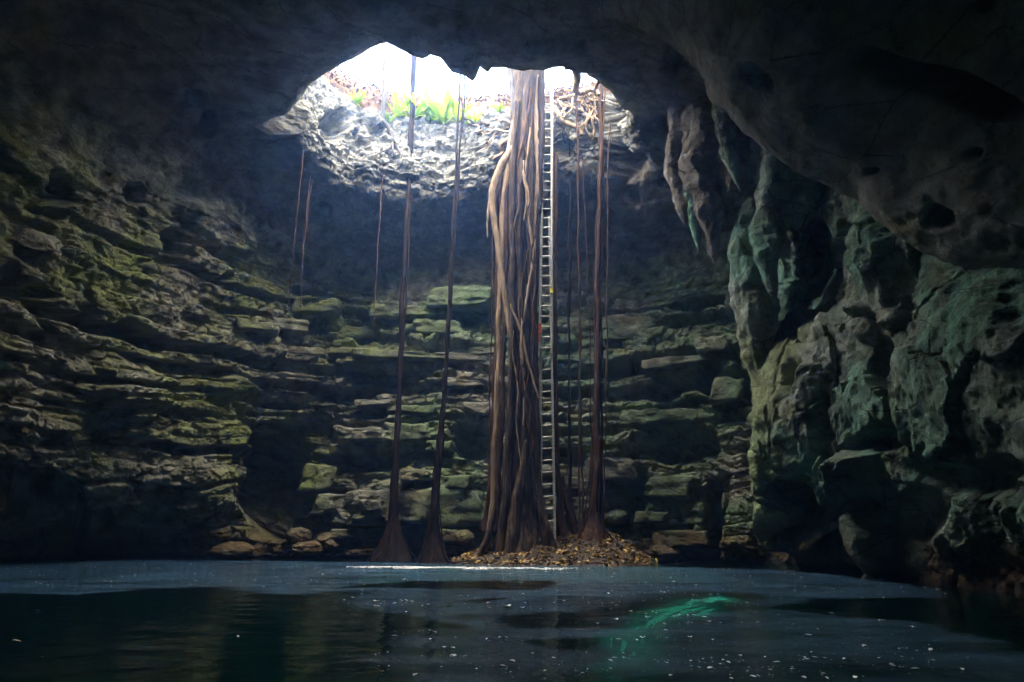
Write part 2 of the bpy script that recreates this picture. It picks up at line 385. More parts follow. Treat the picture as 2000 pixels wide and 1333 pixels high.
# hollows (negative) and bosses (positive) read off the photograph: u, v, radius u, radius v, tilt, metres
STAMPS = [
 (540, 935, 66, 110, .15, -3.0), (520, 800, 90, 45, .2, -.8), (265, 380, 26, 22, 0, -.8), (330, 478, 22, 42, .3, -.8), (385, 195, 20, 22, 0, -.6), (412, 240, 18, 24, .4, -.4),
 (110, 370, 46, 30, .4, -.8), (85, 415, 40, 14, .3, -.6), (15, 535, 22, 26, 0, -.8), (75, 570, 34, 18, .3, -.7), (165, 610, 34, 12, .4, -.6), (270, 660, 60, 22, .5, -.8),
 (430, 545, 20, 14, -.3, -.5), (600, 575, 40, 14, .2, -.6), (700, 640, 36, 22, .1, -.8), (660, 590, 70, 14, .12, -.5), (60, 960, 100, 45, .1, -1.0), (160, 1030, 16, 60, 0, -.9), (80, 1050, 14, 28, 0, -.6), (210, 1005, 16, 20, .3, -.5),
 (258, 1050, 20, 16, 0, -.4), (630, 785, 110, 24, 0, -.55), (770, 735, 110, 14, 0, -.4), (600, 840, 70, 45, 0, -.9), (930, 858, 62, 34, 0, -.9), (730, 905, 80, 18, 0, -.45), (840, 872, 22, 16, 0, -.3),
 (1300, 760, 130, 20, -.1, -.7), (1320, 865, 75, 38, .05, -1.0), (1245, 965, 30, 62, 0, -.9), (1400, 1020, 20, 80, .05, -.9), (1390, 745, 36, 34, .3, -.5), (1370, 600, 60, 20, -.15, -.7), (1140, 610, 40, 22, 0, -.5), (1200, 1060, 26, 26, 0, -.4),
 (1288, 243, 16, 12, 0, -.6), (1235, 385, 12, 24, -.5, -.35), (1058, 90, 32, 14, 0, -.7), (1130, 88, 18, 10, 0, -.5), (1320, 120, 22, 34, .2, -.7), (655, 245, 34, 28, -.9, -.9), (695, 262, 9, 11, 0, -.5), (730, 250, 20, 18, .3, -.5),
 (1060, 640, 70, 26, 0, -.3),
 (420, 430, 80, 60, .45, .55), (820, 655, 50, 22, .05, .35), (900, 605, 70, 26, -.05, .35), (620, 600, 56, 22, .15, .45), (770, 975, 110, 40, 0, .2), (740, 860, 60, 28, -.05, .35), (620, 940, 34, 30, 0, .4), (1200, 915, 45, 30, .1, .45), (1090, 655, 40, 30, 0, .3),
 (250, 760, 90, 60, .3, .45), (470, 770, 60, 45, .2, .35), (380, 960, 70, 70, .1, .3), (1240, 260, 45, 22, .7, .4), (1330, 320, 26, 60, .2, .4),
]
def stamp(d, U, V, P, stamps, ok):
    wob = perlin(P * 1.1, 40) * .35 + perlin(P * 3., 41) * .15
    for (u, v, ru, rv, an, amt) in stamps:
        c, s = math.cos(an), math.sin(an)
        du, dv = U - u, V - v
        rr = np.sqrt(((du * c + dv * s) / ru) ** 2 + ((-du * s + dv * c) / rv) ** 2) + wob
        d = d + amt * (1 - sstep(.55, 1.15, rr)) * ok
    return d
facing = (np.einsum('ijk,ijk->ij', Nn, G - np.array((0, 0, CAM_Z))) < 0)
SGN = 1.0 if facing[200, 500] else -1.0
ok = ((np.einsum('ijk,ijk->ij', Nn * SGN, G - np.array((0, 0, CAM_Z))) < 0) & (G[..., 1] > 3) & (RR < 8)).astype(float)
d = stamp(d, U0, V0, G, STAMPS, ok)
d = d * (1 - .85 * np.exp(-((RR - 7.05) / .5) ** 4) * np.maximum(sstep(8.9, 9.6, CC), 1 - sstep(1.2, 2.6, CC)))
gnd = sstep(8.0, 8.6, RR)
d = d * (1 - gnd)
CAVE = G + Nn * SGN * d[..., None]
CAVE[..., 2] += gnd * (fbm(G * .8, 4, 50) * .30 + fbm(G * .1, 2, 51) * .3 * sstep(9, 10, RR))
R_, C_ = CAVE.shape[:2]
def rows_mesh(name, a, b, mat, flip, mn=None):
    sub = CAVE[a:b]; me = mesh_np(name, sub, grid_quads(b - a, C_, True, flip))
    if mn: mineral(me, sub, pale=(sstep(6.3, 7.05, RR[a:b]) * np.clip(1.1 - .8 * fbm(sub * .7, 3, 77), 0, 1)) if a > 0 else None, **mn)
    return link(name, me, mat, kind='structure')
i5, i8 = int(np.searchsorted(rs, 5)), int(np.searchsorted(rs, 8.12))
FL = SGN < 0
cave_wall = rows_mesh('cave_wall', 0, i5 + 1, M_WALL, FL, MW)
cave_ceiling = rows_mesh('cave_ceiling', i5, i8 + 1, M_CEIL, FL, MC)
ground = rows_mesh('ground', i8, R_, M_LITTER, FL)
# pool floor
fl = CAVE[0]; cen = np.array((-1, 8, -5.4))
ringsF = np.stack([fl * (1 - t) + cen * t for t in np.linspace(0, 1, 12)])
ringsF[..., 2] += fbm(ringsF * .4, 3, 8) * .4
me = mesh_np('pool_floor', ringsF, grid_quads(12, C_, True, FL)); mineral(me, ringsF, **MO)
link('pool_floor', me, M_OVER, kind='structure')

def surf(u, v):
    """world point of the built cave surface seen at a pixel (nearest vertex)"""
    k = np.argmin(np.where(ok > 0, (_U - u) ** 2 + (_V - v) ** 2, 1e12))
    return CAVE.reshape(-1, 3)[k].copy()
_U, _V, _ = to_px(CAVE)

# ------------------------------------------------------------------ right-hand rock mass and the near overhang
def patch(name, net, nr, nc, mat, disp, stamps, mn):
    net = np.array(net, float)
    a = cr(net, np.linspace(0, len(net) - 1, nr), False)
    g = cr(np.swapaxes(a, 0, 1), np.linspace(0, net.shape[1] - 1, nc), False)      # (nc,nr,3)
    n = grid_normals(g, False)
    if np.mean(np.einsum('ijk,ijk->ij', n, g - np.array((0, 0, CAM_Z)))) > 0: n = -n; fp = True
    else: fp = False
    U, V, D = to_px(g)
    okk = (np.einsum('ijk,ijk->ij', n, g - np.array((0, 0, CAM_Z))) < 0).astype(float)
    so = stamp(np.zeros(g.shape[:2]), U, V, g, stamps, okk)
    dd = disp(g) * (1 - .8 * np.clip(-so, 0, 1)) + so
    P = g + n * dd[..., None]
    me = mesh_np(name, P, grid_quads(nc, nr, False, fp)); mineral(me, P, **mn)
    o = link(name, me, mat, kind='structure')
    return o, P
def P_(u, v, y): return at_y(u, v, y)
bnet = []
#        u at rows: below water, waterline, then up; y depth for each
cols = [
 (dict(w=(7.3, 15.2)), None),
]
def bcol(xw, yw, lst):
    """rows: below water, waterline, then pixels with depth"""
    return [(xw, yw, -4), (xw, yw, -.1)] + [tuple(P_(*q)) for q in lst]
bnet = [
 bcol(8.2, 15.6, [(1560, 1060, 16.5), (1560, 950, 16.5), (1560, 800, 16), (1560, 650, 16), (1560, 500, 15.6), (1560, 380, 15.4), (1560, 250, 15.4)]),
 bcol(6.3, 14.6, [(1490, 1060, 14.3), (1478, 950, 14.0), (1478, 800, 13.8), (1490, 690, 14.2), (1540, 560, 14.6), (1530, 420, 14.4), (1500, 280, 14.4)]),
 bcol(7.0, 13.4, [(1560, 1060, 13.9), (1540, 950, 13.2), (1545, 800, 12.6), (1555, 680, 12.8), (1590, 560, 15.3), (1590, 440, 15.4), (1580, 300, 13.8)]),
 bcol(6.8, 12.2, [(1640, 1060, 12.6), (1640, 960, 12.2), (1640, 800, 11.7), (1640, 660, 12.0), (1650, 550, 12.4), (1650, 430, 12.3), (1640, 300, 12.2)]),
 bcol(6.7, 11.3, [(1735, 1060, 11.4), (1730, 960, 11.1), (1730, 800, 10.8), (1730, 660, 10.9), (1735, 550, 11.2), (1735, 430, 11.2), (1735, 300, 11.3)]),
 bcol(7.0, 10.2, [(1850, 1060, 10.2), (1830, 970, 10.0), (1830, 820, 9.8), (1830, 660, 9.7), (1830, 550, 9.9), (1830, 430, 10.2), (1840, 300, 10.6)]),
 bcol(7.2, 8.7, [(1990, 1060, 9.1), (1970, 970, 8.8), (1960, 830, 8.5), (1960, 660, 8.4), (1960, 550, 8.7), (1960, 430, 9.2), (1970, 300, 9.9)]),
 bcol(7.4, 6.2, [(2180, 1060, 7.6), (2170, 970, 7.4), (2140, 830, 7.2), (2130, 660, 7.2), (2130, 550, 7.4), (2140, 430, 8), (2150, 300, 9)]),
 bcol(8.0, 2.5, [(2900, 1060, 4.2), (2900, 970, 4.2), (2800, 830, 4.2), (2800, 660, 4.2), (2800, 550, 4.6), (2800, 430, 5.2), (2800, 300, 6)]),
]
def bdisp(g):
    m = perlin(g * .5, 3)
    fl_ = fbm(g * np.array((1.3, 1.3, .32)), 4, 12, ridged=True)
    b = fbm(g * .35, 3, 9) * .30 + fl_ * .17 + fbm(g * 1.6, 4, 17) * .12 + fbm(g * 5.5, 4, 19, gain=.6) * .075
    f1, fe, ci = voro(g * np.array((.75, .75, .6)) + .25 * fl_[..., None], 9)
    b += (ci - .5) * .36 - (1 - sstep(0, .035, fe)) * .14
    return b * sstep(-2, 0, g[..., 2] + .5)
BST = [
 (1588, 490, 50, 90, .1, -.3), (1720, 700, 26, 60, .05, -.6), (1545, 730, 22, 50, .1, -.45), (1530, 1010, 80, 66, .2, -1.1), (1625, 1050, 40, 60, -.2, -.5), (1720, 860, 60, 24, -.3, -.45),
 (1900, 700, 110, 170, .15, .22), (1880, 940, 130, 34, .2, -.4), (1960, 915, 60, 26, 0, -.3), (1790, 1010, 60, 70, -.4, -.35), (1560, 830, 70, 110, .1, .35), (1690, 640, 30, 40, 0, .3), (1680, 930, 36, 60, .1, .55), (1710, 500, 50, 90, .1, .35), (1700, 1040, 26, 70, -.5, .6),
 (1640, 950, 12, 60, -.25, .45), (1760, 560, 20, 60, .1, -.35), (1600, 640, 60, 22, -.3, .25),
]
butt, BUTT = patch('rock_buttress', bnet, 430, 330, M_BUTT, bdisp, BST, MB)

ridge = [(1000, -60, 11.4), (1180, 20, 10.8), (1320, 92, 10.0), (1400, 200, 9.7), (1520, 300, 9.5), (1640, 362, 9.3), (1760, 450, 8.9), (1890, 512, 8.4), (2010, 522, 7.8), (2300, 560, 6.5)]
onet = []
for (u, v, y) in ridge:
    p = at_y(u, v, y)
    onet.append([tuple(p + np.array((.6, 1.9, 3.6))), tuple(p + np.array((.25, .9, 1.3))), tuple(p + np.array((.02, .22, .22))), tuple(p), tuple(p + np.array((-.25, -.9, .06))), tuple(p + np.array((-.3, -2.4, .55))),
                 tuple(p + np.array((-.3, -4.6, 1.6))), tuple(p + np.array((0, -9, 3.6)))])
def odisp(g):
    b = fbm(g * .35, 3, 33) * .26 + fbm(g * 1.1, 4, 35) * .10 + fbm(g * 5., 3, 36) * .03
    q1, qe, qc = voro(g * 3.2, 15); b -= np.where(qc > .6, (1 - sstep(.10, .34, q1)) * .035, 0.)
    p1, pe, pc = voro(g * 1.25, 12)
    b -= np.where(pc > .86, (1 - sstep(.10, .28, p1)) * .16, 0.)
    return b
OST = [(1830, 425, 28, 20, .2, -.45), (1700, 335, 14, 8, 0, -.25), (1900, 300, 20, 12, 0, -.25), (1480, 150, 40, 20, .8, -.2), (1850, 170, 160, 30, .35, -.5)]
over, OVER = patch('ceiling_overhang', onet, 340, 190, M_OVER, odisp, OST, MO)

# ------------------------------------------------------------------ water
def water_material():
    N = NT('pool_water'); p = N.pos()
    N.t.nodes.remove(N.b)
    gl = N.n('ShaderNodeBsdfGlossy'); gl.inputs['Roughness'].default_value = .03
    tr = N.n('ShaderNodeBsdfTransparent'); tr.inputs[0].default_value = (.80, .95, .95, 1)
    fr = N.n('ShaderNodeFresnel'); fr.inputs[0].default_value = 1.33
    h = N.math('ADD', N.noise(N.scale(p, 1., 1.6, 1.), 1.6, 3, .5, .4), N.math('MULTIPLY', N.noise(p, 7., 3, .5), .15))
    bp = N.bump(h, .22, .10)
    N.l(bp, gl.inputs['Normal']); N.l(bp, fr.inputs['Normal'])
    mx = N.n('ShaderNodeMixShader'); N.l(fr.outputs[0], mx.inputs[0]); N.l(tr.outputs[0], mx.inputs[1]); N.l(gl.outputs[0], mx.inputs[2])
    N.l(mx.outputs[0], N.out.inputs['Surface'])
    v = N.n('ShaderNodeVolumePrincipled'); v.inputs['Color'].default_value = (.0, .0035, .0032, 1); v.inputs['Absorption Color'].default_value = (0, .86, .76, 1); v.inputs['Density'].default_value = 2.4; v.inputs['Anisotropy'].default_value = .2
    N.l(v.outputs[0], N.out.inputs['Volume'])
    return N.m
M_WATER = water_material()
bm = bmesh.new()
bmesh.ops.create_cube(bm, size=1)
for v in bm.verts: v.co = Vector((v.co.x * 40 - 2, v.co.y * 44 + 7, v.co.z * 7 - 3.5))
me = bpy.data.meshes.new('water'); bm.to_mesh(me); bm.free()
link('water', me, M_WATER, kind='structure')

#@@OBJECTS
# ------------------------------------------------------------------ plant and wood materials
def wood_material(name, a, b, c, rough=.8, stretch=.5, bump=.5):
    N = NT(name); p = N.pos()
    s = N.scale(p, 1., 1., stretch * .2)
    f = N.noise(s, 22., 5, .65)
    col = N.ramp(f, [(.28, a), (.5, b), (.74, c)])
    col = N.mix(N.mr(N.noise(p, 1.1, 3, .6), .45, .7, 0., .6), col, a)
    N.l(col, N.b.inputs['Base Color']); N.b.inputs['Roughness'].default_value = rough
    N.b.inputs['Specular IOR Level'].default_value = .12
    N.l(N.bump(f, bump, .03), N.b.inputs['Normal'])
    return N.m
M_BARK = wood_material('fig_bark', (.012, .008, .005), (.055, .036, .021), (.20, .14, .085), bump=.8)
M_ROOT = wood_material('pale_root', (.13, .085, .05), (.30, .21, .13), (.46, .35, .23))
M_DARKROOT = wood_material('dark_root', (.006, .004, .003), (.018, .011, .008), (.06, .036, .022))
M_REDROOT = wood_material('reddish_root', (.016, .008, .005), (.06, .03, .017), (.18, .095, .05), bump=.8)
M_GREYBARK = wood_material('grey_bark', (.03, .026, .022), (.07, .06, .052), (.13, .115, .10))
def leaf_material(name, a, b, trans=.35):
    N = NT(name); p = N.pos()
    oi = N.n('ShaderNodeObjectInfo').outputs['Random']
    f = N.math('ADD', N.noise(p, 9., 3, .6), N.mr(oi, 0., 1., -.2, .2))
    col = N.mix(N.mr(f, .25, .75), a, b)
    N.l(col, N.b.inputs['Base Color']); N.b.inputs['Roughness'].default_value = .45
    tr = N.n('ShaderNodeBsdfTranslucent'); N.l(col, tr.inputs[0])
    mx = N.n('ShaderNodeMixShader'); mx.inputs[0].default_value = trans
    N.l(N.b.outputs[0], mx.inputs[1]); N.l(tr.outputs[0], mx.inputs[2]); N.l(mx.outputs[0], N.out.inputs['Surface'])
    return N.m
M_LEAF = leaf_material('strap_leaf', (.07, .17, .012), (.24, .33, .03), .5)
M_CROWN = leaf_material('fig_leaf', (.03, .075, .015), (.07, .12, .03), .1)
def dead_leaf_material():
    N = NT('fallen_leaf'); at = N.n('ShaderNodeAttribute'); at.attribute_name = 'tint'
    col = N.ramp(at.outputs['Fac'], [(0, (.05, .025, .010)), (.35, (.17, .085, .025)), (.7, (.42, .27, .05)), (1, (.58, .45, .14))])
    N.l(col, N.b.inputs['Base Color']); N.b.inputs['Roughness'].default_value = .55
    return N.m
M_DEAD = dead_leaf_material()
def simple(name, col, rough=.6, metal=0., var=.25, scale=12.):
    N = NT(name); p = N.pos(); f = N.noise(p, scale, 5, .6)
    N.l(N.mix(N.mr(f, .3, .7), tuple(c * (1 - var) for c in col), tuple(min(1, c * (1 + var)) for c in col)), N.b.inputs['Base Color'])
    N.b.inputs['Roughness'].default_value = rough; N.b.inputs['Metallic'].default_value = metal
    return N.m
M_ALU = simple('weathered_aluminium', (.56, .53, .44), .5, .45, .35, 20)
M_ORANGE = simple('orange_sticker', (.65, .12, .02)); M_YELLOW = simple('yellow_sticker', (.75, .62, .02)); M_ROPE = simple('pale_rope', (.5, .5, .48), .9)
M_MUD = simple('dark_mud', (.055, .038, .022), .95, 0, .5, 5)

# ------------------------------------------------------------------ tubes
def smooth_pts(pts, n):
    pts = np.array(pts, float)
    return cr(pts, np.linspace(0, len(pts) - 1, n), False)
def tube_arrays(pts, rad, sides=8, n=40, wob=.0, seed=0, flute=0., lump=.12):
    P = smooth_pts(pts, n)
    r = np.interp(np.linspace(0, 1, n), np.linspace(0, 1, len(rad)), rad)
    if wob:
        q = P * .9 + seed * 3.1
        P = P + np.stack([perlin(q, seed), perlin(q + 17, seed), np.zeros(n)], 1) * wob + np.stack([perlin(q * 4.3, seed), perlin(q * 4.3 + 9, seed), np.zeros(n)], 1) * wob * .3
    T = np.gradient(P, axis=0); T /= np.linalg.norm(T, axis=1, keepdims=True) + 1e-9
    ref = np.where(np.abs(T[:, 1:2]) > .9, np.array((1., 0, 0)), np.array((0, 1., 0)))
    A = np.cross(T, ref); A /= np.linalg.norm(A, axis=1, keepdims=True) + 1e-9
    B = np.cross(T, A)
    th = np.linspace(0, 2 * math.pi, sides, False)
    ring = np.cos(th)[None, :, None] * A[:, None] + np.sin(th)[None, :, None] * B[:, None]
    ff = 1.7 if sides < 60 else 3.4
    ph = np.stack([np.cos(th)[None] * ff + 0 * P[:, :1], np.sin(th)[None] * ff + 0 * P[:, :1], P[:, 2:3] * .45 + seed + 0 * th[None]], -1)
    rr = r[:, None] * (1 + lump * perlin(ph * np.array((1, 1, 3.)), seed) + flute * fbm(ph, 3, seed + 5, ridged=True))
    V = P[:, None] + ring * rr[..., None]
    Q = grid_quads(n, sides, True)
    caps = []
    V = V.reshape(-1, 3)
    V = np.concatenate([V, P[:1], P[-1:]])
    k = len(V)
    j = np.arange(sides); j2 = (j + 1) % sides
    t1 = np.stack([j2, j, np.full(sides, k - 2), np.full(sides, k - 2)], 1)
    b0 = (n - 1) * sides
    t2 = np.stack([b0 + j, b0 + j2, np.full(sides, k - 1), np.full(sides, k - 1)], 1)
    return V, Q, np.concatenate([t1, t2])[:, :3]
def tube_mesh(name, specs):
    """one mesh from one or several tubes; specs are dicts for tube_arrays"""
    vs_, fs = [], []; o = 0
    for s in specs:
        V, Q, T = tube_arrays(**s)
        vs_.append(V)
        fs.append(np.concatenate([np.stack([Q[:, 0], Q[:, 1], Q[:, 2]], 1), np.stack([Q[:, 0], Q[:, 2], Q[:, 3]], 1), T]) + o)
        o += len(V)
    return mesh_np(name, np.concatenate(vs_), np.concatenate(fs))
def px(pts, y):
    """pixel polyline at constant depth (or per-point depth) -> world points"""
    return [at_y(p[0], p[1], p[2] if len(p) > 2 else y) for p in pts]

# ------------------------------------------------------------------ stalactite draperies on the right
def drape(pts, wid, y, thick=.55, seed=0, n=150, sides=90, mn=None):
    P = smooth_pts(px(pts, y), n)
    w = np.interp(np.linspace(0, 1, n), np.linspace(0, 1, len(wid)), wid)
    th = np.linspace(0, 2 * math.pi, sides, False)
    dep = (P[:, 1] * CT + (P[:, 2] - CAM_Z) * ST)[:, None]
    rx = (w[:, None] * .5 / F_PX) * dep
    X = P[:, :1] + rx * np.cos(th)[None]; Y = P[:, 1:2] + rx * (thick / .55) * .8 * np.sin(th)[None]; Z = P[:, 2:3] + 0 * th[None]
    V = np.stack([X, Y, Z], -1)
    nrm = np.stack([np.cos(th)[None] + 0 * Z, np.sin(th)[None] + 0 * Z, 0 * Z], -1)
    dd = fbm(V * np.array((1.8, 1.8, .5)) + seed, 4, 61, ridged=True) * .16 + fbm(V * 1.4 + seed, 3, 63) * .16 + fbm(V * 5 + seed, 3, 65) * .04
    V = V + nrm * (dd * np.minimum(1, rx / .25))[..., None]
    me = mesh_np('stalactite', V, grid_quads(n, sides, True)); mineral(me, V, **mn); return me
DR = [
 ([(1352, 60), (1345, 160), (1336, 260), (1326, 320), (1334, 400), (1340, 440)], (60, 60, 46, 40, 24, 4), 14.2),
 ([(1395, 100), (1380, 220), (1368, 330), (1384, 430), (1396, 512)], (80, 74, 60, 40, 5), 14.0),
 ([(1440, 140), (1428, 260), (1424, 340), (1440, 430), (1450, 500)], (80, 60, 50, 34, 5), 13.8),
 ([(1428, 160), (1418, 240), (1424, 300), (1446, 372)], (50, 30, 24, 4), 13.0),
 ([(1500, 250), (1492, 360), (1474, 420), (1462, 500), (1470, 600), (1480, 690), (1488, 760)], (90, 70, 48, 60, 66, 50, 14), 13.7),
 ([(1560, 240), (1538, 340), (1512, 430), (1497, 510), (1512, 580)], (110, 90, 60, 34, 6), 13.2),
 ([(1610, 280), (1580, 380), (1560, 450)], (90, 60, 8), 13.0),
 ([(1352, 380), (1358, 440), (1366, 490)], (26, 16, 3), 14.1),
]
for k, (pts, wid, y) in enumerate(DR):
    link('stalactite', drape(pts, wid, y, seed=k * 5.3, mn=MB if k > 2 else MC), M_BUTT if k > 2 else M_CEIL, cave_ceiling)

# ------------------------------------------------------------------ leaf mound
def mound_h(x, y):
    h = .62 * np.exp(-(((x - .35) / 1.5) ** 2 + ((y - 16.7) / 1.3) ** 2)) + .55 * np.exp(-(((x - 2.35) / .95) ** 2 + ((y - 16.6) / 1.2) ** 2)) + .25 * np.exp(-(((x - 1.2) / 2.4) ** 2 + ((y - 17.6) / 1.2) ** 2))
    return h * 1.15 - .22
mx_, my_ = np.meshgrid(np.linspace(-3.2, 4.8, 160), np.linspace(13.8, 19.2, 110))
mz_ = mound_h(mx_, my_); MP = np.stack([mx_, my_, mz_], -1)
MP[..., 2] += fbm(MP * 1.5, 4, 71) * .10
link('leaf_mound', mesh_np('leaf_mound', MP, grid_quads(110, 160)), M_MUD, kind='structure')
def mound_at(x, y):
    i = int(np.clip((y - 13.8) / 5.4 * 109, 0, 109)); j = int(np.clip((x + 3.2) / 8 * 159, 0, 159)); return MP[i, j, 2]
def leaf_cloud(name, pos, nrm_jit, size, seed, tint_lo=0., tint_hi=1., spread=1., skew=False):
    r = np.random.RandomState(seed); n = len(pos)
    yaw = r.uniform(0, 6.28, n); tilt = r.normal(0, nrm_jit, n); roll = r.normal(0, nrm_jit, n)
    L = size * (r.uniform(.6, 1.3, n) if spread == 1. else .35 + spread * r.uniform(size=n) ** 4); W = L * r.uniform(.35, .5, n)
    prof = np.array([(-.5, 0, 0), (-.15, .5, .05), (.2, .42, .08), (.5, 0, .0), (.2, -.42, .08), (-.15, -.5, .05)])
    P = np.stack([prof[None, :, 0] * L[:, None], prof[None, :, 1] * W[:, None], prof[None, :, 2] * L[:, None]], -1)
    c, s = np.cos(roll)[:, None], np.sin(roll)[:, None]
    x, y, z = P[..., 0], P[..., 1] * c - P[..., 2] * s, P[..., 1] * s + P[..., 2] * c
    c, s = np.cos(tilt)[:, None], np.sin(tilt)[:, None]
    x, z = x * c - z * s, x * s + z * c
    c, s = np.cos(yaw)[:, None], np.sin(yaw)[:, None]
    x, y = x * c - y * s, x * s + y * c
    V = np.stack([x, y, z], -1) + pos[:, None]
    b = (np.arange(n) * 6)[:, None]
    Q = np.concatenate([b + np.array((0, 1, 2, 3)), b + np.array((0, 3, 4, 5))], 0)
    me = mesh_np(name, V, Q, smooth=False)
    a = me.attributes.new('tint', 'FLOAT', 'POINT')
    a.data.foreach_set('value', np.repeat(tint_lo + (tint_hi - tint_lo) * (r.beta(1.1, 1.9, n) if skew else r.uniform(size=n)), 6).astype(np.float32))
    return me
r_ = np.random.RandomState(5)
pos = []
while len(pos) < 8500:
    x, y = r_.uniform(-2.2, 4.3), r_.uniform(14.4, 18.2)
    z = mound_at(x, y)
    if z > -.02 and perlin(np.array([[x * .9, y * .9, 2.]]), 3)[0] > -.55 + (.35 if 1.0 < x < 1.7 else 0): pos.append((x, y, z + r_.uniform(.005, .05)))
link('fallen_leaves', leaf_cloud('fallen_leaves', np.array(pos), .5, .10, 3, 0., 1., spread=1.4, skew=True), M_DEAD, kind='stuff', label='yellow and brown fallen leaves heaped round the tree roots')

tw = []; rq = random.Random(31)
for k in range(46):
    x, y = rq.uniform(-1.5, 3.6), rq.uniform(14.8, 16.4); a_ = rq.uniform(0, 3.14); L = rq.uniform(.15, .7); z = max(0., mound_at(x, y)) + .05
    e = np.array((math.cos(a_), math.sin(a_) * .6, rq.uniform(-.1, .25))) * L
    tw.append(dict(pts=[np.array((x, y, z)), np.array((x, y, z)) + e * .5 + np.array((0, 0, .03)), np.array((x, y, z)) + e], rad=[.012, .009, .005], sides=5, n=8, seed=k))
link('twigs', tube_mesh('twigs', tw), M_DARKROOT, kind='stuff', label='thin dark twigs strewn over the leaf heap')

# ------------------------------------------------------------------ the strangler fig
TY = 16.5
fig = thing('fig_tree', 'huge strangler fig trunk of fused roots rising through the cave opening', 'tree', loc=tuple(at_y(1018, 1050, TY)))
FLOC = np.array(fig.location)
def fpart(name, me, mat, parent=None):
    me.transform(__import__('mathutils').Matrix.Translation(-Vector(FLOC)))
    return link(name, me, mat, parent or fig)
trunk_px = [(1016, 1100), (1016, 1075), (1018, 1030), (1021, 960), (1023, 880), (1024, 760), (1024, 640), (1022, 520), (1019, 400), (1021, 300), (1026, 220), (1030, 140), (1030, 40), (1026, -60)]
trunk_w = [130, 98, 72, 60, 54, 48, 40, 34, 32, 38, 50, 56, 52, 46]
tp = px(trunk_px, TY)
def m_of(wpx, p): return wpx / F_PX * (p[1] * CT + (p[2] - CAM_Z) * ST)
tr = [m_of(w, p) * .47 for w, p in zip(trunk_w, tp)]
tp += [tp[-1] + np.array((0, .5, 2.2))]; tr += [.26]
trunk = fpart('trunk', tube_mesh('trunk', [dict(pts=tp, rad=tr, sides=110, n=320, flute=.30, lump=.08, seed=4)]), M_BARK)
# fused and free roots down the trunk: pixel path, width px, depth offset, material
ROOTS = [
 ([(1003, 285), (982, 318), (964, 352), (960, 392), (972, 470), (985, 560), (996, 640), (1004, 690)], (10, 13, 13, 12, 10, 9, 8, 5), -.35, M_ROOT),
 ([(1006, 230), (996, 300), (986, 380), (980, 470), (977, 560), (973, 700), (970, 840), (962, 980), (952, 1075)], (12, 14, 13, 12, 10, 9, 10, 12, 14), -.25, M_ROOT),
 ([(1010, 200), (1003, 300), (1000, 400), (1001, 520), (1000, 650), (996, 800), (990, 940), (976, 1085)], (12, 12, 12, 12, 11, 12, 16, 22), -.36, M_BARK),
 ([(1000, 320), (980, 360), (978, 450), (975, 560), (970, 700), (966, 840), (958, 960), (950, 1040)], (6, 7, 7, 7, 8, 9, 10, 14), -.15, M_REDROOT),
 ([(996, 330), (970, 380), (970, 520), (966, 700), (962, 860), (952, 1020)], (4, 5, 5, 6, 7, 9), -.1, M_REDROOT),
 ([(1000, 330), (990, 380), (988, 480), (986, 600), (982, 760), (976, 900), (966, 1040)], (6, 8, 8, 8, 9, 11, 15), -.3, M_REDROOT),
 ([(960, 375), (954, 400), (953, 430), (953, 465)], (3, 4, 3, 2), -.35, M_ROOT),
 ([(1034, 140), (1033, 220), (1036, 320), (1034, 420), (1040, 560), (1042, 700), (1046, 860), (1052, 960), (1068, 1085)], (14, 15, 15, 16, 13, 13, 15, 18, 26), -.3, M_BARK),
 ([(1046, 150), (1048, 240), (1050, 330), (1046, 440), (1046, 560), (1040, 700), (1036, 820)], (12, 13, 12, 12, 9, 8, 6), -.22, M_ROOT),
 ([(1054, 150), (1054, 260), (1056, 360), (1050, 480), (1048, 620), (1044, 760), (1042, 900), (1046, 1040)], (9, 9, 8, 7, 7, 7, 9, 12), -.28, M_DARKROOT),
 ([(1040, 135), (1026, 200), (1020, 300), (1014, 420), (1014, 560), (1018, 700)], (12, 13, 12, 12, 9, 5), -.4, M_BARK),
 ([(1060, 130), (1060, 200), (1061, 280), (1058, 345)], (9, 10, 9, 3), -.5, M_DARKROOT),
 ([(1030, 860), (1022, 920), (1012, 980), (1000, 1090)], (6, 14, 20, 34), -.48, M_BARK),
 ([(1040, 900), (1050, 980), (1072, 1050), (1094, 1095)], (8, 16, 20, 18), -.35, M_BARK),
 ([(990, 900), (972, 980), (956, 1040), (938, 1085)], (8, 12, 14, 12), -.3, M_BARK),
 ([(1084, 300), (1086, 420), (1085, 560), (1086, 700), (1088, 860), (1092, 980), (1100, 1055)], (8, 8, 8, 8, 9, 14, 26), .25, M_REDROOT),
 ([(1098, 930), (1108, 990), (1128, 1055)], (6, 10, 16), .3, M_REDROOT),
 ([(1000, 134), (1004, 170), (1008, 210), (1014, 260)], (20, 18, 16, 10), -.1, M_GREYBARK),
]
for k, (pp, ww, dy, mt) in enumerate(ROOTS):
    pts = px(pp, TY + dy)
    rad = [m_of(w, p) * .5 for w, p in zip(ww, pts)]
    fpart('root', tube_mesh('root', [dict(pts=pts, rad=rad, sides=14, n=110, wob=.05, seed=20 + k, flute=.12, lump=.2)]), mt)
rr = random.Random(17)
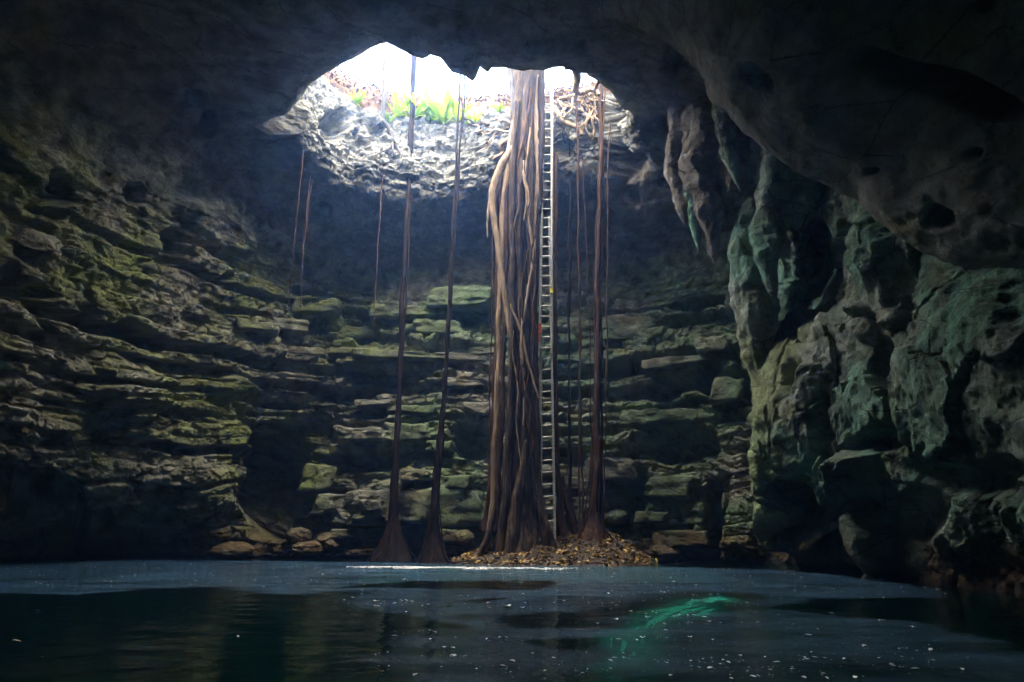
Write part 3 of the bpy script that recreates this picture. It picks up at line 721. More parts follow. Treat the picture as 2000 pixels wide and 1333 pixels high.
for k in range(16):
    v0 = rr.uniform(150, 760); v1 = v0 + rr.uniform(120, 330); s0 = rr.uniform(-22, 24); s1 = rr.uniform(-24, 26); w = rr.uniform(2.5, 6)
    pp = [(1022 + s0 + (s1 - s0) * t + rr.uniform(-5, 5), v0 + (v1 - v0) * t) for t in np.linspace(0, 1, 6)]
    pts = px(pp, TY - .46 - rr.uniform(0, .05)); rad = [m_of(w * q, p) * .5 for q, p in zip((.5, 1, 1, .9, .8, .4), pts)]
    fpart('root', tube_mesh('root', [dict(pts=pts, rad=rad, sides=9, n=70, wob=.06, seed=60 + k, flute=.1, lump=.3)]), (M_ROOT, M_BARK, M_REDROOT)[k % 3])
# roots gripping the rim
def rim_root(u0, v0, u1, v1, w0, w1, sag, mt, seed):
    a, b = surf(u0, v0), surf(u1, v1)
    mids = []
    rr = random.Random(seed)
    for t in np.linspace(0, 1, 6):
        p = a * (1 - t) + b * t
        if 0 < t < 1:
            q = surf(u0 + (u1 - u0) * t + rr.uniform(-7, 7), v0 + (v1 - v0) * t + rr.uniform(-6, 6))
            p = q * .8 + p * .2
        mids.append(p + np.array((0, -.10, .03)))
    return tube_mesh('rim_root', [dict(pts=mids, rad=[w0, (w0 + w1) / 2, w1], sides=8, n=40, wob=.05, seed=seed, lump=.25)])
rr = random.Random(3)
for k in range(34):
    u0 = rr.uniform(1082, 1175); v0 = rr.uniform(165, 215); u1 = u0 + rr.uniform(-46, 46); v1 = v0 + rr.uniform(8, 70)
    fpart('rim_root', rim_root(u0, v0, u1, v1, rr.uniform(.02, .06), rr.uniform(.012, .03), 0, M_ROOT, 100 + k), M_ROOT)
for k, (u0, v0, u1, v1, w) in enumerate([(1003, 255, 950, 285, .06), (1003, 275, 962, 318, .08), (1000, 262, 925, 262, .04), (998, 290, 975, 345, .05), (1000, 245, 962, 240, .05), (970, 262, 940, 300, .03), (955, 250, 905, 238, .05), (940, 262, 915, 240, .05),
                                        (1082, 215, 1135, 270, .10), (1085, 235, 1105, 285, .08), (1092, 205, 1160, 240, .07), (1100, 150, 1170, 190, .12)]):
    fpart('rim_root', rim_root(u0, v0, u1, v1, w, w * .5, 0, M_ROOT, 200 + k), M_ROOT if k % 3 else M_BARK)
# ------------------------------------------------------------------ hanging roots
def base_flare(u, v, wpx, hpx, y, seed, wtop):
    """buttressed cone of rootlets where a hanging root meets the pool"""
    p0 = at_y(u, v + 6, y); hm = hpx / F_PX * y * 1.03; r0 = wpx / F_PX * y * .46; r1 = wtop
    n, s = 70, 60
    t = np.linspace(0, 1, n)[:, None]; th = np.linspace(0, 6.283, s, False)[None]
    r = r1 + (r0 - r1) * (1 - t) ** 2.7
    ph = np.stack([np.cos(th) * 2.6 + 0 * t, np.sin(th) * 2.6 + 0 * t, 0 * th + t * 1.2 + seed], -1)
    r = r * (1 + .30 * fbm(ph, 3, seed, ridged=True))
    V = np.stack([p0[0] + r * np.cos(th) + 0 * t, p0[1] + r * np.sin(th) * .8, p0[2] + t * hm + 0 * th], -1)
    return mesh_np('root_base', V, grid_quads(n, s, True))
HANG = []
def hang(label, strands, y, mat, base=None, group='hanging roots'):
    bot = at_y(*strands[0][0][-1][:2], y)
    t = thing('hanging_root', label, 'root', group, loc=tuple(bot))
    for k, (pp, ww) in enumerate(strands):
        pts = px(pp, y + .04 * (k % 3) - .04)
        rad = [max(.006, m_of(w, p) * .36) for w, p in zip(ww, pts)]
        me = tube_mesh('strand', [dict(pts=pts, rad=rad, sides=8, n=130, wob=.045, seed=len(HANG) * 7 + k, lump=.3, flute=.1)])
        me.transform(__import__('mathutils').Matrix.Translation(-Vector(bot)))
        link('strand', me, mat, t)
    if base:
        me = base_flare(*base, y, len(HANG) + 3, rad[-1] * 1.1)
        me.transform(__import__('mathutils').Matrix.Translation(-Vector(bot)))
        ob = link('root_base', me, mat, t)
        rq = random.Random(len(HANG) * 3 + 1); u0, v0, wpx, hpx = base; p0 = at_y(u0, v0, y); hm = hpx / F_PX * y; r0 = wpx / F_PX * y * .5
        for j in range(11):
            a_ = rq.uniform(0, 6.28); ex = rq.uniform(.9, 1.35) * r0; z0 = rq.uniform(.35, 1.2) * hm
            c_, s_ = math.cos(a_), -abs(math.sin(a_)) if j % 3 else math.sin(a_)
            pts = [p0 + np.array((c_ * rad[-1], s_ * rad[-1], z0)), p0 + np.array((c_ * ex * .28, s_ * ex * .25, z0 * .5)), p0 + np.array((c_ * ex * .6, s_ * ex * .5, z0 * .16)), p0 + np.array((c_ * ex, s_ * ex * .8, -.06))]
            me = tube_mesh('rootlet', [dict(pts=pts, rad=[.010, .016, .02, .016], sides=6, n=26, wob=.05, seed=j, lump=.3)])
            me.transform(__import__('mathutils').Matrix.Translation(-Vector(bot))); link('rootlet', me, mat, ob)
    HANG.append(t); return t
yA = at_z(765, 1093, 0)[1]; yB = at_z(845, 1099, 0)[1]
hang('thick dark hanging root with wide flared foot, leftmost of those reaching the pool',
     [([(808, -60), (808, 110), (800, 300), (790, 520), (782, 700), (775, 860), (770, 950), (766, 1060)], (9, 10, 11, 10, 13, 16, 20, 26)),
      ([(812, -60), (812, 110), (804, 320), (796, 540), (786, 690), (778, 850), (774, 950), (772, 1060)], (4, 5, 5, 5, 5, 5, 8, 8)),
      ([(806, -60), (804, 300), (793, 460), (784, 570), (780, 720), (772, 860), (764, 1000), (752, 1070)], (4, 4, 4, 5, 5, 6, 10, 10))], yA, M_DARKROOT, (765, 1092, 74, 150))
hang('two dark strands joining into one hanging root, its flared foot beside the leaf heap',
     [([(898, -60), (898, 150), (890, 330), (883, 480), (877, 620), (868, 760), (858, 870), (852, 960), (846, 1070)], (4, 5, 6, 7, 8, 10, 13, 16, 22)),
      ([(907, -60), (907, 150), (897, 330), (887, 480), (878, 600), (872, 740), (866, 850), (856, 940), (852, 1060)], (4, 4, 5, 6, 6, 7, 7, 9, 10)),
      ([(902, -60), (902, 200), (893, 340), (884, 520), (874, 680), (864, 800), (852, 900), (846, 1000), (840, 1080)], (2, 3, 3, 4, 5, 6, 6, 8, 10))], yB, M_DARKROOT, (845, 1098, 62, 150))
hang('thick shaggy reddish-brown hanging root, broadest of those right of the ladder',
     [([(1172, 20), (1172, 170), (1173, 300), (1170, 420), (1167, 560), (1167, 700), (1166, 850), (1162, 960), (1158, 1062)], (7, 8, 10, 12, 13, 15, 18, 22, 30)),
      ([(1168, 20), (1169, 200), (1170, 350), (1164, 480), (1162, 620), (1163, 760), (1158, 900), (1150, 1060)], (4, 4, 5, 6, 6, 7, 8, 10)),
      ([(1178, 20), (1178, 180), (1176, 330), (1174, 500), (1174, 700), (1174, 860), (1174, 980), (1178, 1062)], (3, 4, 5, 5, 6, 6, 9, 12)),
      ([(1182, 100), (1180, 240), (1172, 360), (1171, 480), (1172, 640), (1168, 800), (1166, 1000)], (3, 4, 4, 4, 4, 5, 5))], 16.5, M_REDROOT, (1160, 1062, 78, 130))
hang('slim dark root hanging just right of the ladder with a small cone foot', [([(1118, 180), (1114, 300), (1112, 480), (1111, 700), (1112, 860), (1113, 960), (1114, 1050)], (5, 5, 6, 6, 7, 8, 10)), ([(1120, 190), (1117, 320), (1115, 520), (1112, 760), (1116, 1040)], (2, 3, 3, 3, 4))], 17.3, M_DARKROOT, (1114, 1040, 36, 100))
hang('double brown strand hanging midway between the ladder and the shaggy root', [([(1124, 20), (1124, 150), (1127, 330), (1131, 560), (1134, 760), (1137, 920), (1139, 1050)], (4, 4, 5, 5, 5, 5, 5)), ([(1127, 20), (1127, 160), (1130, 350), (1133, 600), (1131, 780), (1130, 900), (1131, 1050)], (2, 2, 3, 3, 3, 4, 5))], 16.4, M_REDROOT)
hang('hair-thin brown root close beside the left edge of the shaggy root', [([(1134, 30), (1134, 170), (1139, 330), (1146, 500), (1152, 680), (1155, 860), (1153, 1040)], (2, 2, 3, 3, 3, 3, 3))], 16.9, M_REDROOT)
hang('thin straight root hanging close right of the shaggy root', [([(1192, 240), (1188, 330), (1187, 520), (1186, 680), (1183, 800), (1180, 920), (1178, 1050)], (4, 4, 3, 4, 3, 3, 3))], 16.1, M_REDROOT)
hang('thin taut root hanging alone close left of the big trunk', [([(966, 335), (963, 450), (962, 560), (958, 700), (956, 850), (955, 1040)], (3, 3, 3, 4, 5, 6))], 17.0, M_REDROOT, (954, 1030, 26, 80))
hang('slender free-ended pale root hanging down in front of the smooth dark ceiling', [([(747, 342), (744, 400), (738, 480), (733, 560), (729, 640)], (3, 3, 3, 3, 2))], float(surf(747, 338)[1]), M_REDROOT)
hang('pale free-ended root pair, nearer the bright rim of two at left', [([(610, 284), (606, 340), (598, 420), (592, 500), (586, 600)], (4, 4, 4, 3, 2)), ([(613, 290), (608, 360), (599, 460)], (2, 2, 1))], float(surf(612, 280)[1]), M_REDROOT)
hang('leftmost free-ended thin root hanging below the pale rim rock', [([(593, 292), (588, 350), (578, 430), (572, 500), (562, 600)], (3, 3, 3, 2, 2))], float(surf(594, 286)[1]), M_REDROOT)

# ------------------------------------------------------------------ ladder
lad = thing('extension_ladder', 'long aluminium extension ladder standing upright beside the big trunk', 'ladder', loc=tuple(at_y(1070, 1050, 16.15)))
LLOC = Vector(lad.location)
def box_between(a, b, wx, wy):
    a, b = Vector(a) - LLOC, Vector(b) - LLOC
    bm = bmesh.new(); bmesh.ops.create_cube(bm, size=1)
    d = b - a; q = d.to_track_quat('Z', 'Y')
    for v in bm.verts: v.co = q @ Vector((v.co.x * wx, v.co.y * wy, v.co.z * d.length)) + (a + b) / 2
    bmesh.ops.bevel(bm, geom=bm.edges[:], offset=min(wx, wy) * .18, segments=1, affect='EDGES')
    me = bpy.data.meshes.new('rail'); bm.to_mesh(me); bm.free(); return me
def lerp(a, b, t): return a + (b - a) * t
lowL = (at_y(1057, 1056, 16.15), at_y(1055.5, 427, 16.42)); lowR = (at_y(1084, 1054, 16.15), at_y(1072.5, 424, 16.42))
upL = (at_y(1054, 690, 16.20), at_y(1062, 120, 16.52)); upR = (at_y(1077.5, 690, 16.20), at_y(1078, 120, 16.52))
for (a, b) in (lowL, lowR): link('rail', box_between(a, b, .042, .08), M_ALU, lad)
for (a, b) in (upL, upR): link('rail', box_between(a, b, .032, .07), M_ALU, lad)
def rungs(Lr, Rr, spacing, rad):
    L = np.linalg.norm(Lr[1] - Lr[0]); n = int(L / spacing)
    for k in range(n):
        t = (k + .5) * spacing / L
        a, b = lerp(Lr[0], Lr[1], t), lerp(Rr[0], Rr[1], t)
        me = tube_mesh('rung', [dict(pts=[a, (a + b) / 2, b], rad=[rad, rad], sides=8, n=4, lump=0)])
        me.transform(__import__('mathutils').Matrix.Translation(-LLOC)); link('rung', me, M_ALU, lad)
rungs(lowL, lowR, .292, .017)
rungs(upL, upR, .292, .016)
for (u0, v0, u1, v1, mt) in ((1051.5, 640, 1051, 668, M_ORANGE), (1054.5, 633, 1054.2, 652, M_ORANGE), (1077.2, 562, 1077.2, 572, M_YELLOW)):
    link('warning_sticker', box_between(at_y(u0, v0, 16.2), at_y(u1, v1, 16.2), .045, .085), mt, lad)
me = tube_mesh('rope_tie', [dict(pts=px([(1075, 596), (1071, 604), (1076, 610), (1072, 618), (1075, 624), (1070, 626)], 16.2), rad=[.012, .012], sides=6, n=40, lump=0)])
me.transform(__import__('mathutils').Matrix.Translation(-LLOC)); link('rope_tie', me, M_ROPE, lad)
hang('slack dark rope-like root running down between trunk and ladder', [([(1048, 440), (1046, 520), (1046, 620), (1043, 700), (1042, 800), (1044, 900), (1048, 1050)], (3, 3, 4, 4, 4, 3, 3)), ([(1060, 330), (1052, 420), (1047, 480)], (2, 3, 2))], 16.05, M_DARKROOT)

# ------------------------------------------------------------------ plants on the rim
def strap_leaf(L, W, bend, seed):
    n = 9; t = np.linspace(0, 1, n)
    w = W * np.sin(np.pi * np.clip(t * .92 + .08, 0, 1)) ** .8
    a = np.cumsum(np.full(n, bend / n)) ; z = np.cumsum(np.cos(a)) * L / n; x = np.cumsum(np.sin(a)) * L / n
    V = []
    for k in range(n): V += [(x[k], -w[k], z[k] + w[k] * .25), (x[k], 0, z[k]), (x[k], w[k], z[k] + w[k] * .25)]
    Q = [(3 * k + j, 3 * k + j + 1, 3 * k + j + 4, 3 * k + j + 3) for k in range(n - 1) for j in (0, 1)]
    return mesh_np('leaf', np.array(V), np.array(Q))
LEAFS = [strap_leaf(1., .085, b, i) for i, b in enumerate((.25, .6, 1.0, 1.5))]
for l_ in LEAFS: l_.materials.append(M_LEAF)
PLANTS = [
 (808, 232, .75, 11, 'tallest yellow-green strap-leaved plant on the far rim, behind the thick dark root'),
 (838, 240, .85, 12, 'broad strap-leaved plant in the middle of the rim plants'),
 (868, 246, .80, 12, 'strap-leaved plant between the middle clump and the paired dark strands'),
 (893, 244, .70, 10, 'strap-leaved plant right behind the paired dark strands'),
 (778, 228, .60, 9, 'strap-leaved plant between the sapling and the thick dark root'),
 (926, 250, .45, 16, 'light green bushy plant just right of the paired dark strands'),
 (708, 205, .40, 14, 'small dark green plant on the leaf litter left of the sapling'),
 (855, 225, .60, 9, 'half-hidden strap-leaved plant at the back of the rim clump'),
 (975, 222, .30, 12, 'small weed on the rim next to the big trunk'),
 (760, 245, .35, 9, 'small drooping plant at the foot of the sapling'),
]
for k, (u, v, L, n, lab) in enumerate(PLANTS):
    p = surf(u, v); rr = random.Random(k + 40)
    t = thing('rim_plant', lab, 'plant', 'plants on the rim', loc=(p[0], p[1] - .05, p[2] - .03))
    for j in range(n):
        o = link('leaf', LEAFS[rr.choice((0, 1, 1, 2, 2, 3))], None, t)
        o.rotation_euler = (0, rr.uniform(.05, .55), j / n * 6.28 + rr.uniform(-.3, .3)); s = L * 1.45 * rr.uniform(.6, 1.15); o.scale = (s, s * rr.uniform(.8, 1.3), s)
# sapling
sp0 = surf(748, 236)
sap = thing('sapling', 'slim crooked grey sapling growing on the far rim, rooted in bare rock', 'tree', loc=tuple(sp0))
SL = Vector(sp0)
def spart(name, specs, mat):
    me = tube_mesh(name, specs); me.transform(__import__('mathutils').Matrix.Translation(-SL)); return link(name, me, mat, sap)
ys = float(sp0[1])
spp = px([(746, 252), (748, 228), (751, 190), (750, 160), (749, 132), (753, 105), (752, 88), (748, 60), (745, 20)], ys)
spart('trunk', [dict(pts=spp, rad=[.13, .10, .075, .07, .062, .055, .05, .04, .03], sides=12, n=80, wob=.03, seed=3, lump=.25)], M_GREYBARK)
spart('branch', [dict(pts=px([(753, 100), (747, 88), (742, 76), (735, 40)], ys), rad=[.05, .03, .02], sides=8, n=24, seed=5)], M_GREYBARK)
rr = random.Random(8)
for (pp, w) in (([(748, 240), (760, 256), (768, 272), (766, 292), (760, 304)], .075), ([(764, 268), (774, 284), (782, 300), (786, 312)], .05), ([(762, 262), (770, 278), (776, 290)], .045), ([(766, 284), (754, 296), (744, 300), (734, 306)], .04), ([(768, 286), (770, 300), (772, 312)], .04), ([(746, 242), (735, 250), (724, 252)], .05)):
    spart('root', [dict(pts=[surf(u, v) + np.array((0, -.08, 0)) for u, v in pp], rad=[w, w * .8, w * .35], sides=9, n=36, wob=.05, seed=rr.randint(0, 50), lump=.3)], M_GREYBARK)
tp_ = spp[-1]
r_ = np.random.RandomState(2); cp = tp_ + np.array((0, .6, 1.4)) + r_.normal(size=(500, 3)) * np.array((.8, .6, .45))
me = leaf_cloud('crown', cp, .5, .22, 4); me.transform(__import__('mathutils').Matrix.Translation(-SL)); link('crown', me, M_CROWN, sap)
# litter on the slope behind the rim
m_ = (RR > 8.2) & (RR < 9.4) & (CC > 2) & (CC < 9.5)
cand = CAVE[m_]; r_ = np.random.RandomState(4)
cand = cand[r_.randint(0, len(cand), 12000)] + r_.normal(size=(12000, 3)) * np.array((.06, .06, .02)) + np.array((0, 0, .03))
link('leaf_litter', leaf_cloud('leaf_litter', cand, .6, .11, 6, 0., .62, spread=1.3, skew=True), M_DEAD, kind='stuff', label='dry brown leaf litter on the slope above the far rim')

# ------------------------------------------------------------------ beds and blocks standing out of the back wall
bm = bmesh.new(); bmesh.ops.create_cube(bm, size=2); bmesh.ops.subdivide_edges(bm, edges=bm.edges[:], cuts=13, use_grid_fill=True)
bm.verts.ensure_lookup_table(); CUBE = np.array([v.co for v in bm.verts]); CUBEF = np.array([[v.index for v in f.verts] for f in bm.faces]); bm.free()
def block(u, v, w, h, out, seed):
    c = surf(u, v); dep = c[1] * CT + (c[2] - CAM_Z) * ST
    W, H = w / F_PX * dep * .5, h / F_PX * dep * .5; D = .30 + .25 * rnd_hash(seed * 1.)
    k = 13.; p = CUBE / (np.sum(np.abs(CUBE) ** k, 1, keepdims=True) ** (1 / k))
    q = p * np.array((W, D, H))
    q[:, 0] += q[:, 2] * (rnd_hash(seed, 3.) - .5) * .8; q[:, 2] *= 1 - .35 * (rnd_hash(seed, 4.) - .3) * p[:, 0]
    an = (rnd_hash(seed, 5.) - .5) * .5 - (.5 if u > 1280 else 0) * .6 + (.5 if u < 660 else 0) * .5
    q = np.stack([q[:, 0] * math.cos(an) - q[:, 1] * math.sin(an), q[:, 0] * math.sin(an) + q[:, 1] * math.cos(an), q[:, 2]], 1)
    V = q + c + np.array((0, D * .55 - out, 0))
    f1, fe, ci = voro(V * np.array((2.2, 2.2, 3.2)) + seed, 5)
    nn = p / (np.linalg.norm(p, axis=1, keepdims=True) + 1e-6)
    dd = fbm(V * 1.6 + seed, 4, 300) * .08 + fbm(V * 6 + seed, 3, 305) * .035 + (ci - .5) * .10 - (1 - sstep(0, .08, fe)) * .03
    V = V + nn * (dd * min(1., H / .14))[:, None]
    me = mesh_np('rock_block', V, CUBEF); mineral(me, V, **MW)
    return link('rock_block', me, M_WALL, cave_wall)
BLOCKS = [(705, 850, 90, 26), (690, 880, 86, 18), (800, 846, 84, 34), (862, 874, 50, 18), (622, 935, 56, 46), (640, 985, 60, 34), (760, 988, 190, 62), (900, 990, 90, 66), (705, 1042, 120, 22), (636, 1048, 40, 26), (880, 944, 80, 26), (800, 802, 90, 12),
 (735, 790, 76, 12), (690, 735, 70, 18), (800, 748, 90, 14), (905, 752, 76, 14), (820, 698, 260, 14), (690, 690, 90, 12), (618, 602, 86, 26), (790, 612, 130, 22), (860, 640, 90, 26), (900, 585, 120, 40), (720, 655, 110, 22), (930, 800, 60, 22), (820, 930, 70, 22),
 (1110, 945, 60, 28), (1192, 918, 80, 38), (1205, 965, 56, 34), (1300, 815, 170, 26), (1260, 790, 120, 14), (1230, 648, 110, 44), (1320, 955, 90, 40), (1330, 1052, 100, 34), (1262, 1045, 60, 24), (1425, 765, 56, 44), (1105, 705, 70, 14), (1110, 765, 90, 14), (1120, 640, 70, 30), (1330, 700, 150, 16), (1270, 1010, 60, 20), (1395, 690, 60, 26),
 (940, 690, 80, 14), (870, 1045, 60, 20), (560, 640, 70, 24), (480, 700, 90, 26), (500, 640, 80, 16), (600, 690, 70, 16)]
for k, (u, v, w, h) in enumerate(BLOCKS): block(u, v, w, h, .08 + .16 * rnd_hash(k * 1., 8.), k + 1.)

# ------------------------------------------------------------------ loose boulders at the waterline
def boulder(size, seed, at):
    bm = bmesh.new(); bmesh.ops.create_icosphere(bm, subdivisions=5, radius=1)
    V = np.array([v.co for v in bm.verts]); 
    f1, fe, ci = voro(V * 1.1 + seed * 3.3, 2)
    dd = 1 + .25 * fbm(V * .9 + seed, 3, seed) + (ci - .5) * .22 + .06 * fbm(V * 4 + seed, 3, seed + 1)
    V = V * dd[:, None] * np.array(size)
    for v, c in zip(bm.verts, V): v.co = Vector(c)
    for f in bm.faces: f.smooth = True
    me = bpy.data.meshes.new('boulder'); bm.to_mesh(me); bm.free(); mineral(me, V + np.array(at), **MW); return me
for k, (u, v, dy, s, lab) in enumerate([
 (588, 1046, -.2, (.34, .3, .22), 'small pale boulder by the dark cleft at the foot of the back wall'),
 (608, 1070, -.3, (.45, .4, .22), 'low brown boulder in the water below the small pale boulder'),
 (640, 1060, -.1, (.5, .4, .3), 'broken block at the waterline left of the thick dark root foot'),
 (1215, 1068, -.4, (.42, .4, .4), 'dark rounded boulder right of the shaggy root foot'),
 (1205, 1010, -.2, (.25, .25, .2), 'small pale stone lodged on the wall right of the shaggy root'),
 (905, 1050, -.3, (.35, .3, .2), 'pale stone half buried at the left edge of the leaf heap'),
 (460, 1075, -.2, (.6, .4, .25), 'flat brown boulder at the waterline left of the dark cleft'),
 (1290, 1078, -.3, (.5, .4, .2), 'flat brown rock at the waterline right of the leaf heap'),
]):
    p = surf(u, v)
    o = link('boulder', boulder(s, k + 1, p), M_WALL); o.location = (p[0], p[1] + dy, p[2]); o.rotation_euler = (0, 0, k)
    tag(o, lab, 'boulder', 'loose boulders along the waterline')

# ------------------------------------------------------------------ underwater sunbeam glow painted in turquoise on added sheets, in a few overlapping veils
def water_glow_material():
    N = NT('painted_water_glow'); at = N.n('ShaderNodeAttribute'); at.attribute_name = 'cover'
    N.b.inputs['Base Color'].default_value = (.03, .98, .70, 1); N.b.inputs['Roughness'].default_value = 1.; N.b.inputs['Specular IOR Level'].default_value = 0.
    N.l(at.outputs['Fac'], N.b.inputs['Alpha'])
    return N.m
sv, sq, sc_ = [], [], []
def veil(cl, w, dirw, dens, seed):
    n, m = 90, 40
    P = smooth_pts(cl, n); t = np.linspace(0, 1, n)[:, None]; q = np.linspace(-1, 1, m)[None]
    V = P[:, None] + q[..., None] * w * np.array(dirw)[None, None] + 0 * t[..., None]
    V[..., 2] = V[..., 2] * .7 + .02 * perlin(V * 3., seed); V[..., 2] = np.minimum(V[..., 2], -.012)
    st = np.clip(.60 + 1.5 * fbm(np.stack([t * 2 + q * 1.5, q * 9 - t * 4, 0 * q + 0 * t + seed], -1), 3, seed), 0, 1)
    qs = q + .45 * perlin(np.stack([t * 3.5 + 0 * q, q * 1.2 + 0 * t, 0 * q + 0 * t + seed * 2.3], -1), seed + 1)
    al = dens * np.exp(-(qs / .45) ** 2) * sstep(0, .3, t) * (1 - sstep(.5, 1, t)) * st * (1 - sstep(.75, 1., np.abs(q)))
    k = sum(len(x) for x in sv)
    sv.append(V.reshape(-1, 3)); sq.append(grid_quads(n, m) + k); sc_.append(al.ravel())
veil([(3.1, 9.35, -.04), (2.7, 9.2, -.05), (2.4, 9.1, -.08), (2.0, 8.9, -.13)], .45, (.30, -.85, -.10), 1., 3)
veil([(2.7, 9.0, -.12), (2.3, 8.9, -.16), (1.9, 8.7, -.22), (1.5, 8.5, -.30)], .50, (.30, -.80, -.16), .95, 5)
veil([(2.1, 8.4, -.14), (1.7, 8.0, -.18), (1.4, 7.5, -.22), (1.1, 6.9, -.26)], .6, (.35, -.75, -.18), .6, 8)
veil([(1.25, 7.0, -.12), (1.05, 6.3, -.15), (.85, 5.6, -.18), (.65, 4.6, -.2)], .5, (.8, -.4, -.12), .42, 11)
me = mesh_np('painted_water_glow', np.concatenate(sv), np.concatenate(sq)); a = me.attributes.new('cover', 'FLOAT', 'POINT'); a.data.foreach_set('value', np.concatenate(sc_).astype(np.float32))
link('painted_water_glow', me, water_glow_material(), kind='stuff', label='painted turquoise sunbeam glow on thin veils just under the water right of centre')
# ------------------------------------------------------------------ floating film, flecks and leaves
FILM = [[(-300, 1092), (300, 1094), (700, 1098), (1300, 1108), (1500, 1112), (1700, 1130), (1840, 1152), (1850, 1168), (1600, 1172), (1500, 1190), (1800, 1215), (1960, 1250), (2150, 1330), (2000, 1500), (1000, 1500), (820, 1345), (760, 1318), (700, 1290), (690, 1280), (780, 1268), (750, 1250),
         (800, 1230), (900, 1225), (830, 1208), (740, 1196), (690, 1186), (650, 1172), (720, 1160), (660, 1156), (560, 1164), (400, 1150), (280, 1153), (150, 1163), (0, 1160), (-300, 1160)]]
HOLES = [[(640, 1150), (760, 1138), (900, 1134), (1100, 1136), (1050, 1152), (850, 1152), (760, 1147)], [(860, 1172), (980, 1170), (940, 1178)], [(980, 1205), (1080, 1198), (1180, 1202), (1120, 1225), (1000, 1228)], [(1040, 1255), (1170, 1250), (1160, 1275), (1080, 1272)]]
def wpoly(pl): return np.array([at_z(u, v, 0)[:2] for u, v in pl])
def poly_sd(P, poly):
    """signed distance, positive inside"""
    ins = np.zeros(len(P), bool); dm = np.full(len(P), 1e9)
    for a, b in zip(poly, np.roll(poly, -1, 0)):
        ab = b - a; t = np.clip(((P - a) @ ab) / (ab @ ab + 1e-12), 0, 1)
        dm = np.minimum(dm, np.linalg.norm(P - a - t[:, None] * ab, axis=1))
        c = ((a[1] > P[:, 1]) != (b[1] > P[:, 1])) & (P[:, 0] < (b[0] - a[0]) * (P[:, 1] - a[1]) / (b[1] - a[1] + 1e-12) + a[0])
        ins ^= c
    return np.where(ins, dm, -dm)
FPOLY, HPOLY = [wpoly(p) for p in FILM], [wpoly(p) for p in HOLES]
def film_sd(P):
    s = np.max([poly_sd(P, p) for p in FPOLY], 0)
    for h in HPOLY: s = np.minimum(s, -poly_sd(P, h))
    return s
gx, gy = np.meshgrid(np.linspace(-14, 8, 360), np.concatenate([np.linspace(1.5, 8, 230, False), np.linspace(8, 18.6, 200)]))
FP = np.stack([gx.ravel(), gy.ravel()], 1); F3 = np.concatenate([FP, np.zeros((len(FP), 1))], 1)
sd = film_sd(FP) + .22 * fbm(F3 * np.array((.9, 1.5, 1)), 4, 81) + .08 * fbm(F3 * 4, 3, 84)
wisp = .5 + .5 * fbm(F3 * np.array((.55, 2.2, 1)), 4, 90)
dens = sstep(-.02, .14, sd) * np.clip(-.6 + 2.4 * wisp, 0.03, 1)
ga, gb = np.array((2.85, 9.2)), np.array((1.3, 7.8)); gt = np.clip(((FP - ga) @ (gb - ga)) / ((gb - ga) @ (gb - ga)), 0, 1)
dens *= 1 - .93 * np.exp(-(np.linalg.norm(FP - ga - gt[:, None] * (gb - ga), axis=1) / .62) ** 4)
q = grid_quads(430, 360); keep = (dens[q] > .01).any(1)
F3[:, 2] = .004
me = mesh_np('pollen_film', F3, q[keep]); a = me.attributes.new('cover', 'FLOAT', 'POINT'); a.data.foreach_set('value', dens.astype(np.float32))
def film_material():
    N = NT('pollen_film'); p = N.pos()
    at = N.n('ShaderNodeAttribute'); at.attribute_name = 'cover'
    speck = N.noise(p, 70., 2, .6)
    a = N.math('MULTIPLY', at.outputs['Fac'], N.mr(speck, .38, .66, .04, .5))
    N.b.inputs['Base Color'].default_value = (.09, .24, .38, 1); N.b.inputs['Roughness'].default_value = .6
    N.l(a, N.b.inputs['Alpha'])
    return N.m
link('pollen_film', me, film_material(), kind='stuff', label='thin grey-blue film of pollen and dust drifting on the pool')
M_FLECK = simple('pale_scum', (.86, .85, .82), .7, 0, .05)
r_ = np.random.RandomState(21)
fp = []
def add_flecks(n, u0, u1, v0, v1, inside=True):
    c = 0
    while c < n:
        u, v = r_.uniform(u0, u1), r_.uniform(v0, v1); p = at_z(u, v, 0)
        if (not inside) or film_sd(p[None, :2])[0] > -.05: fp.append((p[0], p[1], .009)); c += 1
add_flecks(420, 0, 720, 1094, 1148); add_flecks(260, 700, 1850, 1112, 1180); add_flecks(200, 700, 1900, 1160, 1330); add_flecks(14, 0, 700, 1170, 1320, False)
for k in range(95):
    u, v = r_.uniform(640, 1900), 1112 + 215 * r_.uniform() ** 1.6; p = at_z(u, v, 0)
    if film_sd(p[None, :2])[0] < 0: continue
    ln_ = r_.uniform(.08, .45)
    for j in range(r_.randint(3, 12)): fp.append((p[0] + r_.normal() * ln_, p[1] + r_.normal() * .05, .009))
fp = np.array(fp)
flk = leaf_cloud('scum_flecks', fp, .06, .034, 12, spread=1.7)
link('scum_flecks', flk, M_FLECK, kind='stuff', label='tiny pale flecks of scum scattered over the pool')
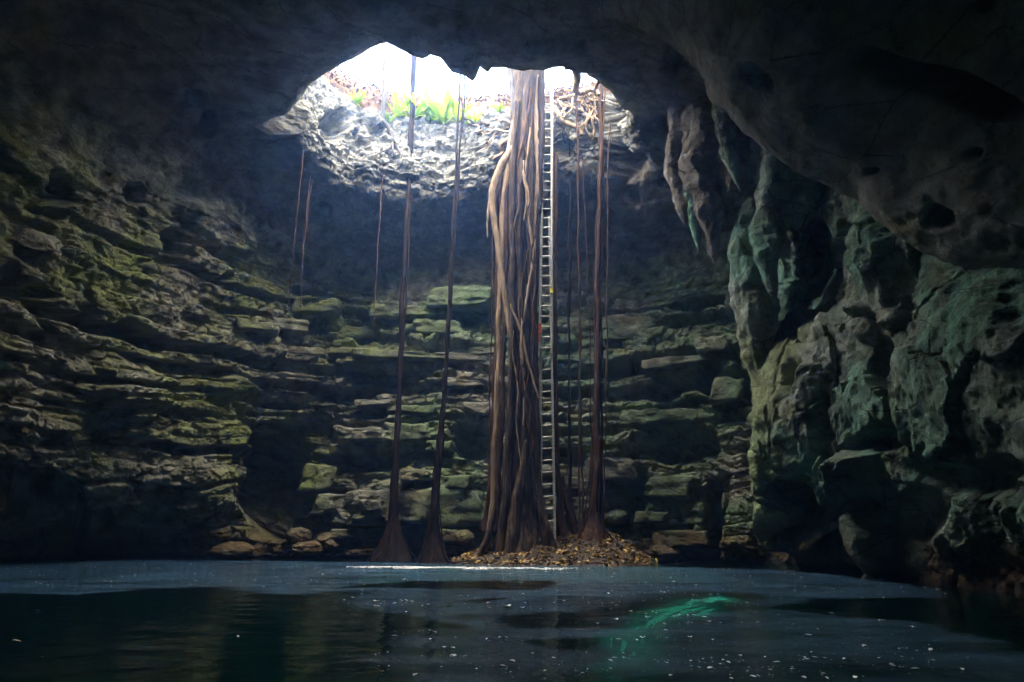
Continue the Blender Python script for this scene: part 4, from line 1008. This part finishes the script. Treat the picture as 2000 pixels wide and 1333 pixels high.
# bright foam line in front of the leaf heap
fl2 = []
for k in range(2600):
    t = r_.beta(1.3, 1.8); k3 = r_.randint(0, 5)
    u = 700 + 430 * t + r_.normal() * 14; v = 1108.2 + 3.2 * t + (0, .9, -.5, 1.8, 3.0)[k3] * (.4 + .6 * math.sin(t * (5 + k3)) ** 2) + r_.normal() * .35
    if perlin(np.array([[u * .022, k3 * 5.1, 0]]), 3)[0] < -.12: continue
    p = at_z(u, v, 0); fl2.append((p[0], p[1], .010))
link('foam_line', leaf_cloud('foam_line', np.array(fl2), .03, .08, 14), M_FLECK, kind='stuff', label='bright line of pale foam on the water before the leaf heap')
LEAVES = [(878, 1180, 18, 0, 'dark brown floating leaf on the grey film left of the turquoise glow'), (1300, 1222, 20, 0, 'brown floating leaf at the edge of the turquoise glow'), (32, 1256, 20, 0, 'lone brown floating leaf at far lower left'), (515, 1148, 7, 1, 'white blob at the edge of the left film'),
 (1200, 1068 + 54, 8, 1, 'round pale blob below the right end of the leaf heap'), (868, 1268, 16, 1, 'white leaf curl in the lower middle of the pool'), (1168, 1221, 12, 1, 'small white leaf curl left of the turquoise glow'), (1202, 1213, 22, 1, 'wide white leaf curl touching the turquoise glow'),
 (1265, 1209, 22, 1, 'white-edged leaf in the middle of the turquoise glow'), (1232, 1197, 14, 1, 'white leaf curl above the turquoise glow'), (1255, 1249, 24, 1, 'pale leaf just under the turquoise glow'), (1348, 1248, 18, 1, 'pale leaf right of and below the turquoise glow'),
 (1385, 1217, 14, 1, 'pale leaf well right of the turquoise glow'), (1578, 1244, 18, 1, 'pale leaf alone toward the right rock mass'), (690, 1170, 14, 1, 'white fleck cluster at the left tip of the film'), (735, 1177, 24, 1, 'long white fleck near the left tip of the film'),
 (930, 1311, 12, 1, 'white fleck near the bottom edge of the picture, middle'), (1040, 1280, 8, 1, 'small round white fleck in the lower middle'), (990, 1187, 34, 1, 'long white streak in the middle of the film'), (1020, 1280 - 90, 20, 1, 'short white streak right of the long streak')]
lf = leaf_cloud('floating_leaf', np.zeros((1, 3)), .12, 1., 30, .3, .4); lf.materials.append(M_DEAD)
lw = leaf_cloud('floating_leaf', np.zeros((1, 3)), .12, 1., 31); lw.materials.append(M_FLECK)
for k, (u, v, w, typ, lab) in enumerate(LEAVES):
    p = at_z(u, v, 0); s = w / F_PX * p[1] * 1.1
    o = link('floating_leaf', lw if typ else lf, None); o.location = (p[0], p[1], .014); o.scale = (s, s * 1.2, s * 1.4); o.rotation_euler = (0, 0, random.uniform(-.5, .5))
    tag(o, lab, 'leaf', 'leaves floating on the pool')

# ------------------------------------------------------------------ the dusty blue air of the cave
def haze_material():
    N = NT('cave_haze'); N.t.nodes.remove(N.b)
    v = N.n('ShaderNodeVolumePrincipled'); v.inputs['Color'].default_value = (.16, .42, 1, 1); v.inputs['Density'].default_value = .0046; v.inputs['Anisotropy'].default_value = .72
    N.l(v.outputs[0], N.out.inputs['Volume'])
    return N.m
bm = bmesh.new()
bmesh.ops.create_cube(bm, size=1)
for v in bm.verts: v.co = Vector((v.co.x * 190, v.co.y * 190 + 15, 8 + v.co.z * 36))
me = bpy.data.meshes.new('haze'); bm.to_mesh(me); bm.free()
link('haze', me, haze_material(), kind='stuff', label='faint blue dusty air filling the cave')
